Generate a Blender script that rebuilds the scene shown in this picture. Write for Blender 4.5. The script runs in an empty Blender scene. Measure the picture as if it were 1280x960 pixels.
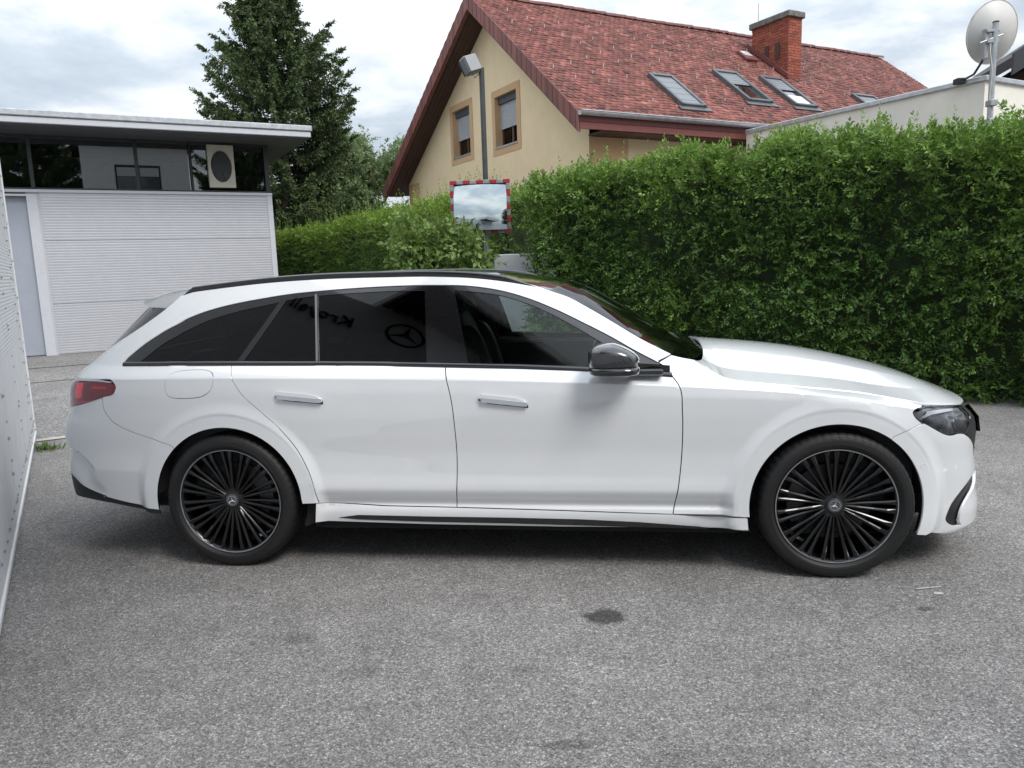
import bpy, math, random
import numpy as np
from mathutils import Vector, Matrix
from mathutils.geometry import delaunay_2d_cdt
random.seed(7); RNG = np.random.default_rng(11)
scene = bpy.context.scene
COL = scene.collection
rad = math.radians

# ------------------------------------------------------------------ camera
CAM_F, CAM_H, CAM_A, CAM_R = 937.22, 1.49342, .156789, -.0331713
cam_data = bpy.data.cameras.new('camera')
cam = bpy.data.objects.new('camera', cam_data); COL.objects.link(cam)
_fw = Vector((0, math.cos(CAM_A), -math.sin(CAM_A))); _rt = Vector((1, 0, 0)); _up = _rt.cross(_fw)
_R = math.cos(CAM_R)*_rt + math.sin(CAM_R)*_up; _U = -math.sin(CAM_R)*_rt + math.cos(CAM_R)*_up
_M = Matrix((_R, _U, -_fw)).transposed().to_4x4(); _M.translation = Vector((0, 0, CAM_H))
cam.matrix_world = _M
cam_data.sensor_fit = 'HORIZONTAL'; cam_data.sensor_width = 36.0
cam_data.lens = 36.0*CAM_F/1280.0
cam_data.clip_start = .05; cam_data.clip_end = 3000
scene.camera = cam

# ------------------------------------------------------------------ light
SUN_EL, SUN_AZ = rad(51), math.atan2(.62, -.78)      # azimuth from +Y toward +X
world = bpy.data.worlds.new('World'); scene.world = world; world.use_nodes = True
nt = world.node_tree; nt.nodes.clear()
def N(t, tree=None, **kw):
    n = (tree or nt).nodes.new(t)
    for k, v in kw.items(): setattr(n, k, v)
    return n
wo = N('ShaderNodeOutputWorld'); bg = N('ShaderNodeBackground'); bg.inputs['Strength'].default_value = .11
sky = N('ShaderNodeTexSky', sky_type='NISHITA'); sky.sun_disc = False
sky.sun_elevation = SUN_EL; sky.sun_rotation = SUN_AZ; sky.altitude = 400; sky.dust_density = 2.0
tc = N('ShaderNodeTexCoord'); sep = N('ShaderNodeSeparateXYZ')
nt.links.new(tc.outputs['Generated'], sep.inputs[0])
def wmath(op, a, b=None):
    n = N('ShaderNodeMath', operation=op)
    for i, v in enumerate((a, b)):
        if v is None: continue
        if isinstance(v, (int, float)): n.inputs[i].default_value = v
        else: nt.links.new(v, n.inputs[i])
    return n.outputs[0]
zz = wmath('ADD', wmath('MAXIMUM', sep.outputs['Z'], 0.0), .16)
comb = N('ShaderNodeCombineXYZ')
nt.links.new(wmath('DIVIDE', sep.outputs['X'], zz), comb.inputs[0])
nt.links.new(wmath('DIVIDE', sep.outputs['Y'], zz), comb.inputs[1])
comb.inputs[2].default_value = 2.9
cl1 = N('ShaderNodeTexNoise'); cl1.inputs['Scale'].default_value = 1.25; cl1.inputs['Detail'].default_value = 9; cl1.inputs['Roughness'].default_value = .56; cl1.inputs['Distortion'].default_value = .35
cl2 = N('ShaderNodeTexNoise'); cl2.inputs['Scale'].default_value = 2.6; cl2.inputs['Detail'].default_value = 7; cl2.inputs['Roughness'].default_value = .6
nt.links.new(comb.outputs[0], cl1.inputs['Vector']); nt.links.new(comb.outputs[0], cl2.inputs['Vector'])
cr = N('ShaderNodeValToRGB'); el = cr.color_ramp.elements
el[0].position = .31; el[0].color = (8.2, 8.3, 8.45, 1); el[1].position = .66; el[1].color = (3.1, 3.6, 4.2, 1)
e2 = cr.color_ramp.elements.new(.45); e2.color = (6.3, 6.5, 6.75, 1)
e3 = cr.color_ramp.elements.new(.545); e3.color = (4.2, 4.7, 5.2, 1)
mixn = N('ShaderNodeMix', data_type='FLOAT'); mixn.inputs[0].default_value = .30
nt.links.new(cl1.outputs['Fac'], mixn.inputs[2]); nt.links.new(cl2.outputs['Fac'], mixn.inputs[3])
nt.links.new(mixn.outputs[0], cr.inputs[0])
mx = N('ShaderNodeMix', data_type='RGBA'); mx.inputs[0].default_value = .90
nt.links.new(sky.outputs[0], mx.inputs[6]); nt.links.new(cr.outputs[0], mx.inputs[7])
# an overcast sky brightens evenly from the horizon to the zenith
grad = wmath('ADD', wmath('MULTIPLY', wmath('MAXIMUM', sep.outputs['Z'], 0.0), 1.16), .58)
mg = N('ShaderNodeMix', data_type='RGBA', blend_type='MULTIPLY'); mg.inputs[0].default_value = 1
nt.links.new(mx.outputs[2], mg.inputs[6]); nt.links.new(grad, mg.inputs[7])
nt.links.new(mg.outputs[2], bg.inputs['Color']); nt.links.new(bg.outputs[0], wo.inputs[0])
sun_d = bpy.data.lights.new('sun', 'SUN'); sun_d.energy = 1.5; sun_d.angle = rad(22); sun_d.color = (1, .965, .92)
sun = bpy.data.objects.new('sun', sun_d); COL.objects.link(sun)
_sd = Vector((math.sin(SUN_AZ)*math.cos(SUN_EL), math.cos(SUN_AZ)*math.cos(SUN_EL), math.sin(SUN_EL)))
sun.rotation_euler = _sd.to_track_quat('Z', 'Y').to_euler(); sun.location = (10, -30, 50)
vs = scene.view_settings; vs.view_transform = 'Standard'; vs.look = 'None'; vs.exposure = 0.92; vs.gamma = 1.0; vs.use_curve_mapping = False

# ------------------------------------------------------------------ materials
def new_mat(name):
    m = bpy.data.materials.new(name); m.use_nodes = True
    t = m.node_tree; b = t.nodes['Principled BSDF']; return m, t, b
def mat(name, col, rough=.5, metal=0, coat=0, coat_rough=.03, noise=0, nscale=8, bump=0, bscale=60, spec=.5, attr=None, ior=1.5, emit=None, estr=1):
    m, t, b = new_mat(name)
    b.inputs['Base Color'].default_value = (*col, 1); b.inputs['Roughness'].default_value = rough
    b.inputs['Metallic'].default_value = metal; b.inputs['Coat Weight'].default_value = coat
    b.inputs['Coat Roughness'].default_value = coat_rough; b.inputs['Specular IOR Level'].default_value = spec
    b.inputs['IOR'].default_value = ior
    tcn = t.nodes.new('ShaderNodeTexCoord')
    src = None
    if attr:
        a = t.nodes.new('ShaderNodeAttribute'); a.attribute_name = attr
        mm = t.nodes.new('ShaderNodeMix'); mm.data_type = 'RGBA'; mm.blend_type = 'MULTIPLY'; mm.inputs[0].default_value = 1
        mm.inputs[6].default_value = (*col, 1); t.links.new(a.outputs['Color'], mm.inputs[7]); src = mm.outputs[2]
        t.links.new(src, b.inputs['Base Color'])
    if noise:
        n = t.nodes.new('ShaderNodeTexNoise'); n.inputs['Scale'].default_value = nscale; n.inputs['Detail'].default_value = 6; n.inputs['Roughness'].default_value = .65
        t.links.new(tcn.outputs['Object'], n.inputs['Vector'])
        mr = t.nodes.new('ShaderNodeMapRange'); mr.inputs[1].default_value = .3; mr.inputs[2].default_value = .7
        mr.inputs[3].default_value = 1-noise; mr.inputs[4].default_value = 1+noise*.6
        t.links.new(n.outputs['Fac'], mr.inputs[0])
        mm = t.nodes.new('ShaderNodeMix'); mm.data_type = 'RGBA'; mm.blend_type = 'MULTIPLY'; mm.inputs[0].default_value = 1
        if src: t.links.new(src, mm.inputs[6])
        else: mm.inputs[6].default_value = (*col, 1)
        t.links.new(mr.outputs[0], mm.inputs[7]); t.links.new(mm.outputs[2], b.inputs['Base Color'])
    if bump:
        n = t.nodes.new('ShaderNodeTexNoise'); n.inputs['Scale'].default_value = bscale; n.inputs['Detail'].default_value = 4
        t.links.new(tcn.outputs['Object'], n.inputs['Vector'])
        bp = t.nodes.new('ShaderNodeBump'); bp.inputs['Strength'].default_value = bump; bp.inputs['Distance'].default_value = .01
        t.links.new(n.outputs['Fac'], bp.inputs['Height']); t.links.new(bp.outputs[0], b.inputs['Normal'])
    if emit:
        b.inputs['Emission Color'].default_value = (*emit, 1); b.inputs['Emission Strength'].default_value = estr
    return m
def glass(name, tint, ior=1.5, rough=.0):
    m, t, b = new_mat(name); t.nodes.remove(b)
    o = t.nodes['Material Output']; tr = t.nodes.new('ShaderNodeBsdfTransparent'); tr.inputs[0].default_value = (*tint, 1)
    gl = t.nodes.new('ShaderNodeBsdfGlossy'); gl.inputs['Roughness'].default_value = rough
    fr = t.nodes.new('ShaderNodeFresnel'); fr.inputs[0].default_value = ior
    mxs = t.nodes.new('ShaderNodeMixShader'); t.links.new(fr.outputs[0], mxs.inputs[0]); t.links.new(tr.outputs[0], mxs.inputs[1]); t.links.new(gl.outputs[0], mxs.inputs[2])
    t.links.new(mxs.outputs[0], o.inputs[0]); return m
def leaf_mat(name, trans=.3, rough=.45):
    m, t, b = new_mat(name); o = t.nodes['Material Output']
    a = t.nodes.new('ShaderNodeAttribute'); a.attribute_name = 'col'
    t.links.new(a.outputs['Color'], b.inputs['Base Color']); b.inputs['Roughness'].default_value = rough; b.inputs['Specular IOR Level'].default_value = .35
    tl = t.nodes.new('ShaderNodeBsdfTranslucent'); t.links.new(a.outputs['Color'], tl.inputs[0])
    mxs = t.nodes.new('ShaderNodeMixShader'); mxs.inputs[0].default_value = trans
    t.links.new(b.outputs[0], mxs.inputs[1]); t.links.new(tl.outputs[0], mxs.inputs[2]); t.links.new(mxs.outputs[0], o.inputs[0]); return m

# ------------------------------------------------------------------ object helpers
def tag(o, label=None, cat=None, group=None, kind=None):
    if label: o['label'] = label
    if cat: o['category'] = cat
    if group: o['group'] = group
    if kind: o['kind'] = kind
    return o
def empty(name, loc=(0, 0, 0), rz=0, label=None, cat=None, group=None):
    o = bpy.data.objects.new(name, None); COL.objects.link(o); o.location = loc; o.rotation_euler = (0, 0, rz)
    o.empty_display_size = .2
    return tag(o, label, cat, group)
def link(name, me, m=None, parent=None):
    o = bpy.data.objects.new(name, me); COL.objects.link(o)
    if m is not None and len(me.materials) == 0: me.materials.append(m)
    if parent is not None: o.parent = parent
    return o
def mesh_from(name, V, F, smooth=False, normals=None, colors=None):
    me = bpy.data.meshes.new(name); me.from_pydata([tuple(map(float, v)) for v in V], [], [tuple(map(int, f)) for f in F]); me.update()
    if smooth: me.polygons.foreach_set('use_smooth', [True]*len(me.polygons))
    if normals is not None: me.normals_split_custom_set_from_vertices([tuple(map(float, n)) for n in normals])
    return me
def np_mesh(name, V, F, col=None, smooth=False):
    """fast mesh of triangles or quads from numpy arrays; col per vertex"""
    me = bpy.data.meshes.new(name); V = np.asarray(V, np.float32); F = np.asarray(F, np.int32); k = F.shape[1]
    me.vertices.add(len(V)); me.vertices.foreach_set('co', V.ravel())
    me.loops.add(F.size); me.loops.foreach_set('vertex_index', F.ravel())
    me.polygons.add(len(F)); me.polygons.foreach_set('loop_start', np.arange(0, F.size, k, dtype=np.int32))
    try: me.polygons.foreach_set('loop_total', np.full(len(F), k, np.int32))
    except Exception: pass
    if smooth: me.polygons.foreach_set('use_smooth', np.ones(len(F), bool))
    me.update(calc_edges=True)
    if col is not None:
        a = me.color_attributes.new('col', 'FLOAT_COLOR', 'POINT')
        c = np.ones((len(V), 4), np.float32); c[:, :3] = col; a.data.foreach_set('color', c.ravel())
    return me
class MB:
    """collects simple solids into one mesh"""
    def __init__(s): s.V = []; s.F = []; s.C = []
    def add(s, V, F, c=1.0):
        b = len(s.V); s.V += [tuple(v) for v in V]; s.F += [tuple(i+b for i in f) for f in F]
        s.C += [c]*len(V); return s
    def box(s, lo, hi, M=None, ch=0, c=1.0):
        lo = np.array(lo, float); hi = np.array(hi, float)
        if ch <= 0:
            V = [(x, y, z) for x in (lo[0], hi[0]) for y in (lo[1], hi[1]) for z in (lo[2], hi[2])]
            F = [(0, 1, 3, 2), (4, 6, 7, 5), (0, 4, 5, 1), (2, 3, 7, 6), (0, 2, 6, 4), (1, 5, 7, 3)]
        else:
            V = []; idx = {}
            for i in (0, 1):
                for j in (0, 1):
                    for k in (0, 1):
                        p = [(lo, hi)[i][0], (lo, hi)[j][1], (lo, hi)[k][2]]; sg = [1-2*i, 1-2*j, 1-2*k]
                        for a in range(3):
                            q = list(p)
                            for b in range(3):
                                if b != a: q[b] += sg[b]*ch
                            # vertex lying on the face normal to axis a
                            idx[(i, j, k, a)] = len(V); V.append(tuple(q))
            F = []
            def fc(l, n):
                P = [np.array(V[t]) for t in l]; nn = np.cross(P[1]-P[0], P[2]-P[0])
                F.append(tuple(l if nn @ np.array(n) > 0 else l[::-1]))
            for a in range(3):
                b, c2 = [x for x in range(3) if x != a]
                for v in (0, 1):
                    l = []
                    for (u, w) in ((0, 0), (1, 0), (1, 1), (0, 1)):
                        t = [0, 0, 0]; t[a] = v; t[b] = u; t[c2] = w; l.append(idx[(*t, a)])
                    n = [0, 0, 0]; n[a] = 2*v-1; fc(l, n)
            for a in range(3):       # edges along axis a
                b, c2 = [x for x in range(3) if x != a]
                for u in (0, 1):
                    for w in (0, 1):
                        t0 = [0, 0, 0]; t0[b] = u; t0[c2] = w; t1 = list(t0); t1[a] = 1
                        l = [idx[(*t0, b)], idx[(*t0, c2)], idx[(*t1, c2)], idx[(*t1, b)]]
                        n = [0, 0, 0]; n[b] = 2*u-1; n[c2] = 2*w-1; fc(l, n)
            for i in (0, 1):
                for j in (0, 1):
                    for k in (0, 1):
                        fc([idx[(i, j, k, 0)], idx[(i, j, k, 1)], idx[(i, j, k, 2)]], (2*i-1, 2*j-1, 2*k-1))
        if M is not None: V = [tuple(M @ Vector(v)) for v in V]
        return s.add(V, F, c)
    def tube(s, pts, r, n=8, cap=True, c=1.0):
        pts = [Vector(tuple(float(w) for w in p)) for p in pts]; rs = r if isinstance(r, (list, tuple)) else [r]*len(pts)
        V = []; F = []
        for i, p in enumerate(pts):
            d = (pts[min(i+1, len(pts)-1)]-pts[max(i-1, 0)]).normalized()
            a = d.cross(Vector((0, 0, 1))) if abs(d.z) < .9 else d.cross(Vector((1, 0, 0)))
            a.normalize(); b = d.cross(a)
            for k in range(n):
                t = 2*math.pi*k/n; V.append(tuple(p+float(rs[i])*(math.cos(t)*a+math.sin(t)*b)))
        for i in range(len(pts)-1):
            for k in range(n):
                k2 = (k+1) % n; F.append((i*n+k, i*n+k2, (i+1)*n+k2, (i+1)*n+k))
        if cap: F.append(tuple(range(n))[::-1]); F.append(tuple((len(pts)-1)*n+k for k in range(n)))
        return s.add(V, F, c)
    def prism(s, poly, d, c=1.0):
        """closed polygon (3-D points) extruded by vector d"""
        n = len(poly); P = [np.array(p, float) for p in poly]; d = np.array(d, float)
        nn = sum(np.cross(P[i]-P[0], P[(i+1) % n]-P[0]) for i in range(n))
        if nn @ d > 0: P = P[::-1]
        V = P+[p+d for p in P]
        F = [tuple(range(n)), tuple(range(2*n-1, n-1, -1))]+[((i+1) % n, i, n+i, n+(i+1) % n) for i in range(n)]
        return s.add(V, F, c)
    def lathe(s, prof, n=48, axis='y', closed=False):
        """prof: list of (radius, along axis); axis y"""
        V = []; F = []; m = len(prof)
        for k in range(n):
            t = 2*math.pi*k/n
            for r, a in prof: V.append((r*math.cos(t), a, r*math.sin(t)))
        for k in range(n):
            k2 = (k+1) % n
            for i in range(m-1 if not closed else m):
                i2 = (i+1) % m; F.append((k*m+i, k2*m+i, k2*m+i2, k*m+i2))
        return s.add(V, F)
    def build(s, name, m=None, parent=None, smooth=False, label=None, kind=None, col=False):
        me = mesh_from(name, s.V, s.F, smooth)
        if col:
            a = me.color_attributes.new('col', 'FLOAT_COLOR', 'POINT')
            c = np.ones((len(s.V), 4), np.float32)
            for i, q in enumerate(s.C): c[i, :3] = q
            a.data.foreach_set('color', c.ravel())
        o = link(name, me, m, parent)
        if label: o['label'] = label
        if kind: o['kind'] = kind
        return o
def shade_auto(o, ang=35):
    me = o.data; me.polygons.foreach_set('use_smooth', [True]*len(me.polygons))
    try: me.set_sharp_from_angle(angle=rad(ang))
    except Exception: pass
    return o
# ------------------------------------------------------------------ car body surface (x forward, s to the right-hand side, z up)
def pchip(xk,yk):
    xk=np.array(xk,float);yk=np.array(yk,float);h=np.diff(xk);d=np.diff(yk)/h
    m=np.zeros_like(xk)
    w1=2*h[1:]+h[:-1];w2=h[1:]+2*h[:-1]
    ok=d[1:]*d[:-1]>0
    with np.errstate(all='ignore'): mm=(w1+w2)/(w1/d[:-1]+w2/d[1:])
    m[1:-1]=np.where(ok,mm,0);m[0]=d[0];m[-1]=d[-1]
    def f(x):
        x=np.clip(np.asarray(x,float),xk[0],xk[-1]);i=np.clip(np.searchsorted(xk,x)-1,0,len(h)-1)
        t=(x-xk[i])/h[i]
        return (yk[i]*(1+2*t)*(1-t)**2+m[i]*h[i]*t*(1-t)**2+yk[i+1]*t*t*(3-2*t)+m[i+1]*h[i]*t*t*(t-1))
    return f
def sst(a,b,x):
    t=np.clip((x-a)/(b-a),0,1);return t*t*(3-2*t)
# shoulder crease height, upper edge (belt / hood gap), roof edge
zcf=pchip([-2.7,-1.72,-.957,-.2,.222,.774,1.3,1.58,1.76,2.1],[.985,.985,.975,.957,.942,.916,.880,.845,.806,.775])
zuf=pchip([-2.7,-2.12,-1.4,-.326,.352,.722,.86,.989,1.063,1.191,1.336,1.479,1.622,1.728,1.814,1.88,2.1],[1.05,1.048,1.042,1.019,.991,.962,.953,.937,.924,.908,.893,.875,.857,.840,.828,.812,.80])
zrf=pchip([-2.7,-2.2,-1.7,-1.0,-.45,0,.3,.6,1.],[1.34,1.36,1.425,1.452,1.452,1.415,1.33,1.2,1.05])
suf=pchip([-2.7,-2.2,-1.0,.3,.75,.9,1.0,1.3,1.6,2.1],[.835,.85,.863,.866,.866,.83,.80,.80,.80,.82])
stf=pchip([-2.7,-2.2,-1.5,-.5,0,.4,1.],[.555,.575,.62,.64,.63,.65,.72])
sec1=pchip([.10,.16,.20,.235,.29,.318,.335,.37,.42,.50,.58,.70,.80,.88,.948],[.80,.845,.88,.905,.912,.908,.900,.912,.927,.921,.9195,.927,.933,.934,.928])
XF,XR=1.30,-1.75
def superarc(n,A,B,N=6000):
    ph=np.linspace(0,np.pi/2,N); X=np.sin(ph)**(2/n); Y=np.cos(ph)**(2/n)
    # refine near the ends by uniform X then uniform Y
    x=np.linspace(0,.9,N); y=(1-x**n)**(1/n)
    y2=np.linspace(y[-1],0,N)[1:]; x2=(1-y2**n)**(1/n)
    X=np.r_[x,x2];Y=np.r_[y,y2]
    L=np.r_[0,np.cumsum(np.hypot(np.diff(X)*A,np.diff(Y)*B))]
    return L,X,Y
NF,NR=3.4,4.0
LF,FXa,FYa=superarc(NF,1.035,.92)
LR,RXa,RYa=superarc(NR,.87,.9)
PF=XF+LF[-1]; PR=XR-LR[-1]
xff=pchip([.10,.15,.19,.25,.35,.45,.55,.62,.68,.72,.76,.80,.90,1.0],[2.15,2.27,2.325,2.325,2.305,2.295,2.285,2.287,2.28,2.265,2.225,2.19,2.1,2.0])
xrf=pchip([.10,.18,.26,.32,.40,.52,.60,.68,.74,.80,.86,.92,.98,1.05,1.12,1.35,1.44],[-2.40,-2.52,-2.595,-2.615,-2.62,-2.62,-2.62,-2.61,-2.59,-2.55,-2.54,-2.53,-2.49,-2.415,-2.345,-2.13,-2.045])
WBH=1.4805; HZ=.347; RA=.389
def W0(x,z):
    x=np.asarray(x,float);z=np.asarray(z,float)
    zc,zu,zr=zcf(x),zuf(x),zrf(x)
    su,st=suf(x),stf(x)
    zp=np.where(z<.80,z,.80+(z-.80)/np.maximum(zc-.80,.02)*.148)
    zp=np.where(zc<.84,np.minimum(z*.948/np.maximum(zc,.5),.948),zp)
    s=sec1(np.minimum(zp,.948))
    t=np.clip((z-zc)/(zu-zc),0,1); s=np.where(z>zc,.928+(su-.928)*t**1.25,s)
    g=(z-zu)/np.maximum(zr-zu,.05); gg=np.clip(g,0,1.3)
    s=np.where(z>zu,su-.006+(st-su)*(.84*gg+.16*gg**2.2),s)
    kb=sst(1.30,1.65,np.abs(x)); s=np.where(z<.5,s*(1-kb)+kb*(.921-.12*np.maximum(.5-z,0)),s)   # plain bumper sides below the crease
    # wheel arch flares
    for cx in (WBH,-WBH):
        r=np.hypot(x-cx,z-HZ); k=1-sst(RA+.05,RA+.135,r)
        lip=sst(RA+.055,RA+.077,r)  # narrow step of the lip
        fl=.943-.004*(1-lip)
        s=np.where((z>.2)&(z<.92),s+np.maximum(fl-s,0)*k,s)
    return s
def S(p,z):
    p=np.asarray(p,float);z=np.asarray(z,float);p,z=np.broadcast_arrays(p,z)
    qf=np.clip(p-XF,0,LF[-1]);qr=np.clip(XR-p,0,LR[-1])
    X1=np.interp(qf,LF,FXa);Y1=np.interp(qf,LF,FYa)
    X2=np.interp(qr,LR,RXa);Y2=np.interp(qr,LR,RYa)
    x=np.where(p>XF,XF+(xff(z)-XF)*X1,np.where(p<XR,XR+(xrf(z)-XR)*X2,p))
    s=W0(np.clip(x,-2.7,2.1),z)*np.where(p>XF,Y1,np.where(p<XR,Y2,1))
    near=(p<-2.1)&(p>-2.85)&(z<.66)&(z>.36)
    if near.any():      # air curtain pocket pressed into the corner of the rear bumper
        k=np.zeros_like(s); k[near]=pocket(p[near],z[near]); s=s-.017*k; x=x+.008*k
    return np.stack([x,s,z],-1)

PKT=np.array([(-2.80,.622),(-2.55,.622),(-2.43,.618),(-2.349,.604),(-2.30,.575),(-2.256,.540),(-2.226,.512),(-2.205,.486),(-2.203,.462)])
def pocket(p,z):
    q=np.stack([p,z],1); d=np.full(len(q),9.); sg=np.ones(len(q))
    for a,b in zip(PKT[:-1],PKT[1:]):
        ab=b-a; t=np.clip(((q-a)@ab)/(ab@ab),0,1); w=q-(a+t[:,None]*ab); dd=np.hypot(w[:,0],w[:,1]); c=ab[0]*w[:,1]-ab[1]*w[:,0]
        m=dd<d; d=np.where(m,dd,d); sg=np.where(m,np.where(c<0,1.,0.),sg)
    fade=(1-sst(.05,.17,d))*sst(.02,.12,np.hypot(*(q-PKT[-1]).T))
    return sg*sst(.0,.032,d)*fade
def star(parent, c, R, m, nvec, up, depth=.006, ring=True, name='star_emblem'):
    """three-pointed star in a ring"""
    nvec = Vector(nvec).normalized(); up = Vector(up).normalized(); rt = up.cross(nvec).normalized(); c = Vector(c)
    b = MB()
    def P(x, y, h): return tuple(c+rt*x+up*y+nvec*h)
    r0 = R*.17
    V = [P(0, 0, depth)]; 
    for i in range(6):
        a = math.radians(90+60*i); r = R*.93 if i % 2 == 0 else r0; V.append(P(r*math.cos(a), r*math.sin(a), depth*.25))
    F = [(0, 1+i, 1+(i+1) % 6) for i in range(6)]
    b.add(V, F)
    if ring:
        n = 36; V = []; F = []
        for k in range(n):
            a = 2*math.pi*k/n
            for r, h in ((R*.88, 0), (R*.90, depth*.8), (R*.99, depth*.8), (R*1.02, 0)): V.append(P(r*math.cos(a), r*math.sin(a), h))
        for k in range(n):
            for i in range(3): F.append((k*4+i, ((k+1) % n)*4+i, ((k+1) % n)*4+i+1, k*4+i+1))
        b.add(V, F)
    return b.build(name, m, parent)
# ================================================================== THE PLACE
PSI = rad(61.5)
EV = Vector((math.sin(PSI), math.cos(PSI), 0)); GV = Vector((-math.cos(PSI), math.sin(PSI), 0)); ZV = Vector((0, 0, 1))
def frame(o):
    """matrix: local x along the ridge direction, local y away to the left, z up, origin o"""
    M = Matrix((EV, GV, ZV)).transposed().to_4x4(); M.translation = Vector(o); return M
def lrz(): return math.atan2(EV.y, EV.x)

# ---- asphalt of the yard
def asphalt(name, base, spread, stain=None, fine=195., marks=True):
    m, t, b = new_mat(name); L = t.links; nd = t.nodes
    tcn = nd.new('ShaderNodeTexCoord')
    def noise(sc, det=4, rough=.6):
        n = nd.new('ShaderNodeTexNoise'); n.inputs['Scale'].default_value = sc; n.inputs['Detail'].default_value = det; n.inputs['Roughness'].default_value = rough; L.new(tcn.outputs['Object'], n.inputs['Vector']); return n.outputs['Fac']
    def mth(op, a, b_=None, c=None):
        n = nd.new('ShaderNodeMath'); n.operation = op
        for i, v in enumerate((a, b_, c)):
            if v is None: continue
            if isinstance(v, (int, float)): n.inputs[i].default_value = v
            else: L.new(v, n.inputs[i])
        return n.outputs[0]
    def mr(v, a, b_, c, d):
        n = nd.new('ShaderNodeMapRange'); n.clamp = True
        for i, q in enumerate((a, b_, c, d)): n.inputs[i+1].default_value = q
        L.new(v, n.inputs[0]); return n.outputs[0]
    vo = nd.new('ShaderNodeTexVoronoi'); vo.inputs['Scale'].default_value = fine; vo.inputs['Randomness'].default_value = 1; L.new(tcn.outputs['Object'], vo.inputs['Vector'])
    sp = nd.new('ShaderNodeSeparateColor'); L.new(vo.outputs['Color'], sp.inputs[0])
    vo2 = nd.new('ShaderNodeTexVoronoi'); vo2.inputs['Scale'].default_value = fine*.60; L.new(tcn.outputs['Object'], vo2.inputs['Vector'])
    sp2 = nd.new('ShaderNodeSeparateColor'); L.new(vo2.outputs['Color'], sp2.inputs[0])
    ramp = nd.new('ShaderNodeValToRGB'); e = ramp.color_ramp.elements
    e[0].position = 0; e[0].color = (base*.30, base*.292, base*.288, 1); e[1].position = 1; e[1].color = (base*2.3, base*2.2, base*2.12, 1)
    q = e.new(.35) if False else ramp.color_ramp.elements.new(.38); q.color = (base*.66, base*.635, base*.615, 1)
    q = ramp.color_ramp.elements.new(.80); q.color = (base*1.26, base*1.215, base*1.175, 1)
    mixv = mth('ADD', mth('MULTIPLY', sp.outputs[0], .62), mth('MULTIPLY', sp2.outputs[0], .38)); L.new(mixv, ramp.inputs[0])
    crev = mr(vo.outputs['Distance'], .0, .75, 1.12, .72)
    big = mr(noise(.55, 5, .6), .32, .68, 1-spread, 1+spread); mid = mr(noise(4.5, 6, .7), .3, .7, .86, 1.12)
    # damp dark blotches
    blot = mr(noise(2.1, 4, .55), .60, .74, 1.0, .80)
    k = mth('MULTIPLY', mth('MULTIPLY', mth('MULTIPLY', big, mid), crev), blot)
    if stain:
        sx = nd.new('ShaderNodeSeparateXYZ'); L.new(tcn.outputs['Object'], sx.inputs[0])
        wob = noise(14, 4, .7)
        for (x, y, rx, ry, dark) in stain:
            dx = mth('DIVIDE', mth('SUBTRACT', sx.outputs[0], x), rx); dy = mth('DIVIDE', mth('SUBTRACT', sx.outputs[1], y), ry)
            r = mth('SQRT', mth('ADD', mth('MULTIPLY', dx, dx), mth('MULTIPLY', dy, dy)))
            r = mth('ADD', r, mth('MULTIPLY', mth('SUBTRACT', wob, .5), 1.1))
            k = mth('MULTIPLY', k, mr(r, .75, 1.1, dark, 1.0))
    mm = nd.new('ShaderNodeMix'); mm.data_type = 'RGBA'; mm.blend_type = 'MULTIPLY'; mm.inputs[0].default_value = 1
    L.new(ramp.outputs[0], mm.inputs[6]); L.new(k, mm.inputs[7]); L.new(mm.outputs[2], b.inputs['Base Color'])
    b.inputs['Roughness'].default_value = .82; b.inputs['Specular IOR Level'].default_value = .35
    hsum = mth('ADD', mth('MULTIPLY', vo.outputs['Distance'], -.6), mth('MULTIPLY', sp2.outputs[1], .5))
    bp = nd.new('ShaderNodeBump'); bp.inputs['Strength'].default_value = .55; bp.inputs['Distance'].default_value = .006; L.new(hsum, bp.inputs['Height']); L.new(bp.outputs[0], b.inputs['Normal'])
    return m
M_asph = asphalt('yard_asphalt', .275, .12, [(.363, 3.003, .092, .075, .28), (-.62, 2.62, .09, .05, .80), (1.72, 2.98, .035, .02, .55), (.62, 2.05, .28, .07, .84), (-1.15, 2.35, .12, .06, .86), (1.5, 2.0, .10, .07, .78), (-.35, 2.9, .06, .03, .8), (-.9, 2.9, .07, .05, .72), (.15, 2.15, .10, .025, .66), (.02, 2.6, .05, .02, .75), (.9, 2.35, .2, .12, .88)])
ground = link('yard_ground', mesh_from('yard_ground', [(-400, -400, 0), (400, -400, 0), (400, 800, 0), (-400, 800, 0)], [(0, 1, 2, 3)]), M_asph); tag(ground, kind='structure')
# lighter road beyond the seam, laid as its own sheet along the ridge direction
M_road = asphalt('road_asphalt', .27, .12, fine=90.)
seam = Vector((-4.42, 6.95, 0))
def gpt(o, a, b, z=0): v = Vector(o)+EV*a+GV*b; return (v.x, v.y, z)
road = link('road', mesh_from('road', [gpt(seam, -14, .08, .005), gpt(seam, 12, .08, .005), gpt(seam, 12, 30, .005), gpt(seam, -14, 30, .005)], [(0, 1, 2, 3)]), M_road); tag(road, kind='structure')
M_conc = mat('kerb_concrete', (.42, .40, .37), .9, noise=.35, nscale=7, bump=.3, bscale=90)
b = MB(); b.add([gpt(seam, -14, -.02, .009), gpt(seam, 12, -.02, .009), gpt(seam, 12, .09, .009), gpt(seam, -14, .09, .009)], [(0, 1, 2, 3)])
tag(b.build('road_edge_strip', M_conc), kind='structure')
M_tar = mat('tar_line', (.06, .058, .055), .7, noise=.4, nscale=5)
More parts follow.
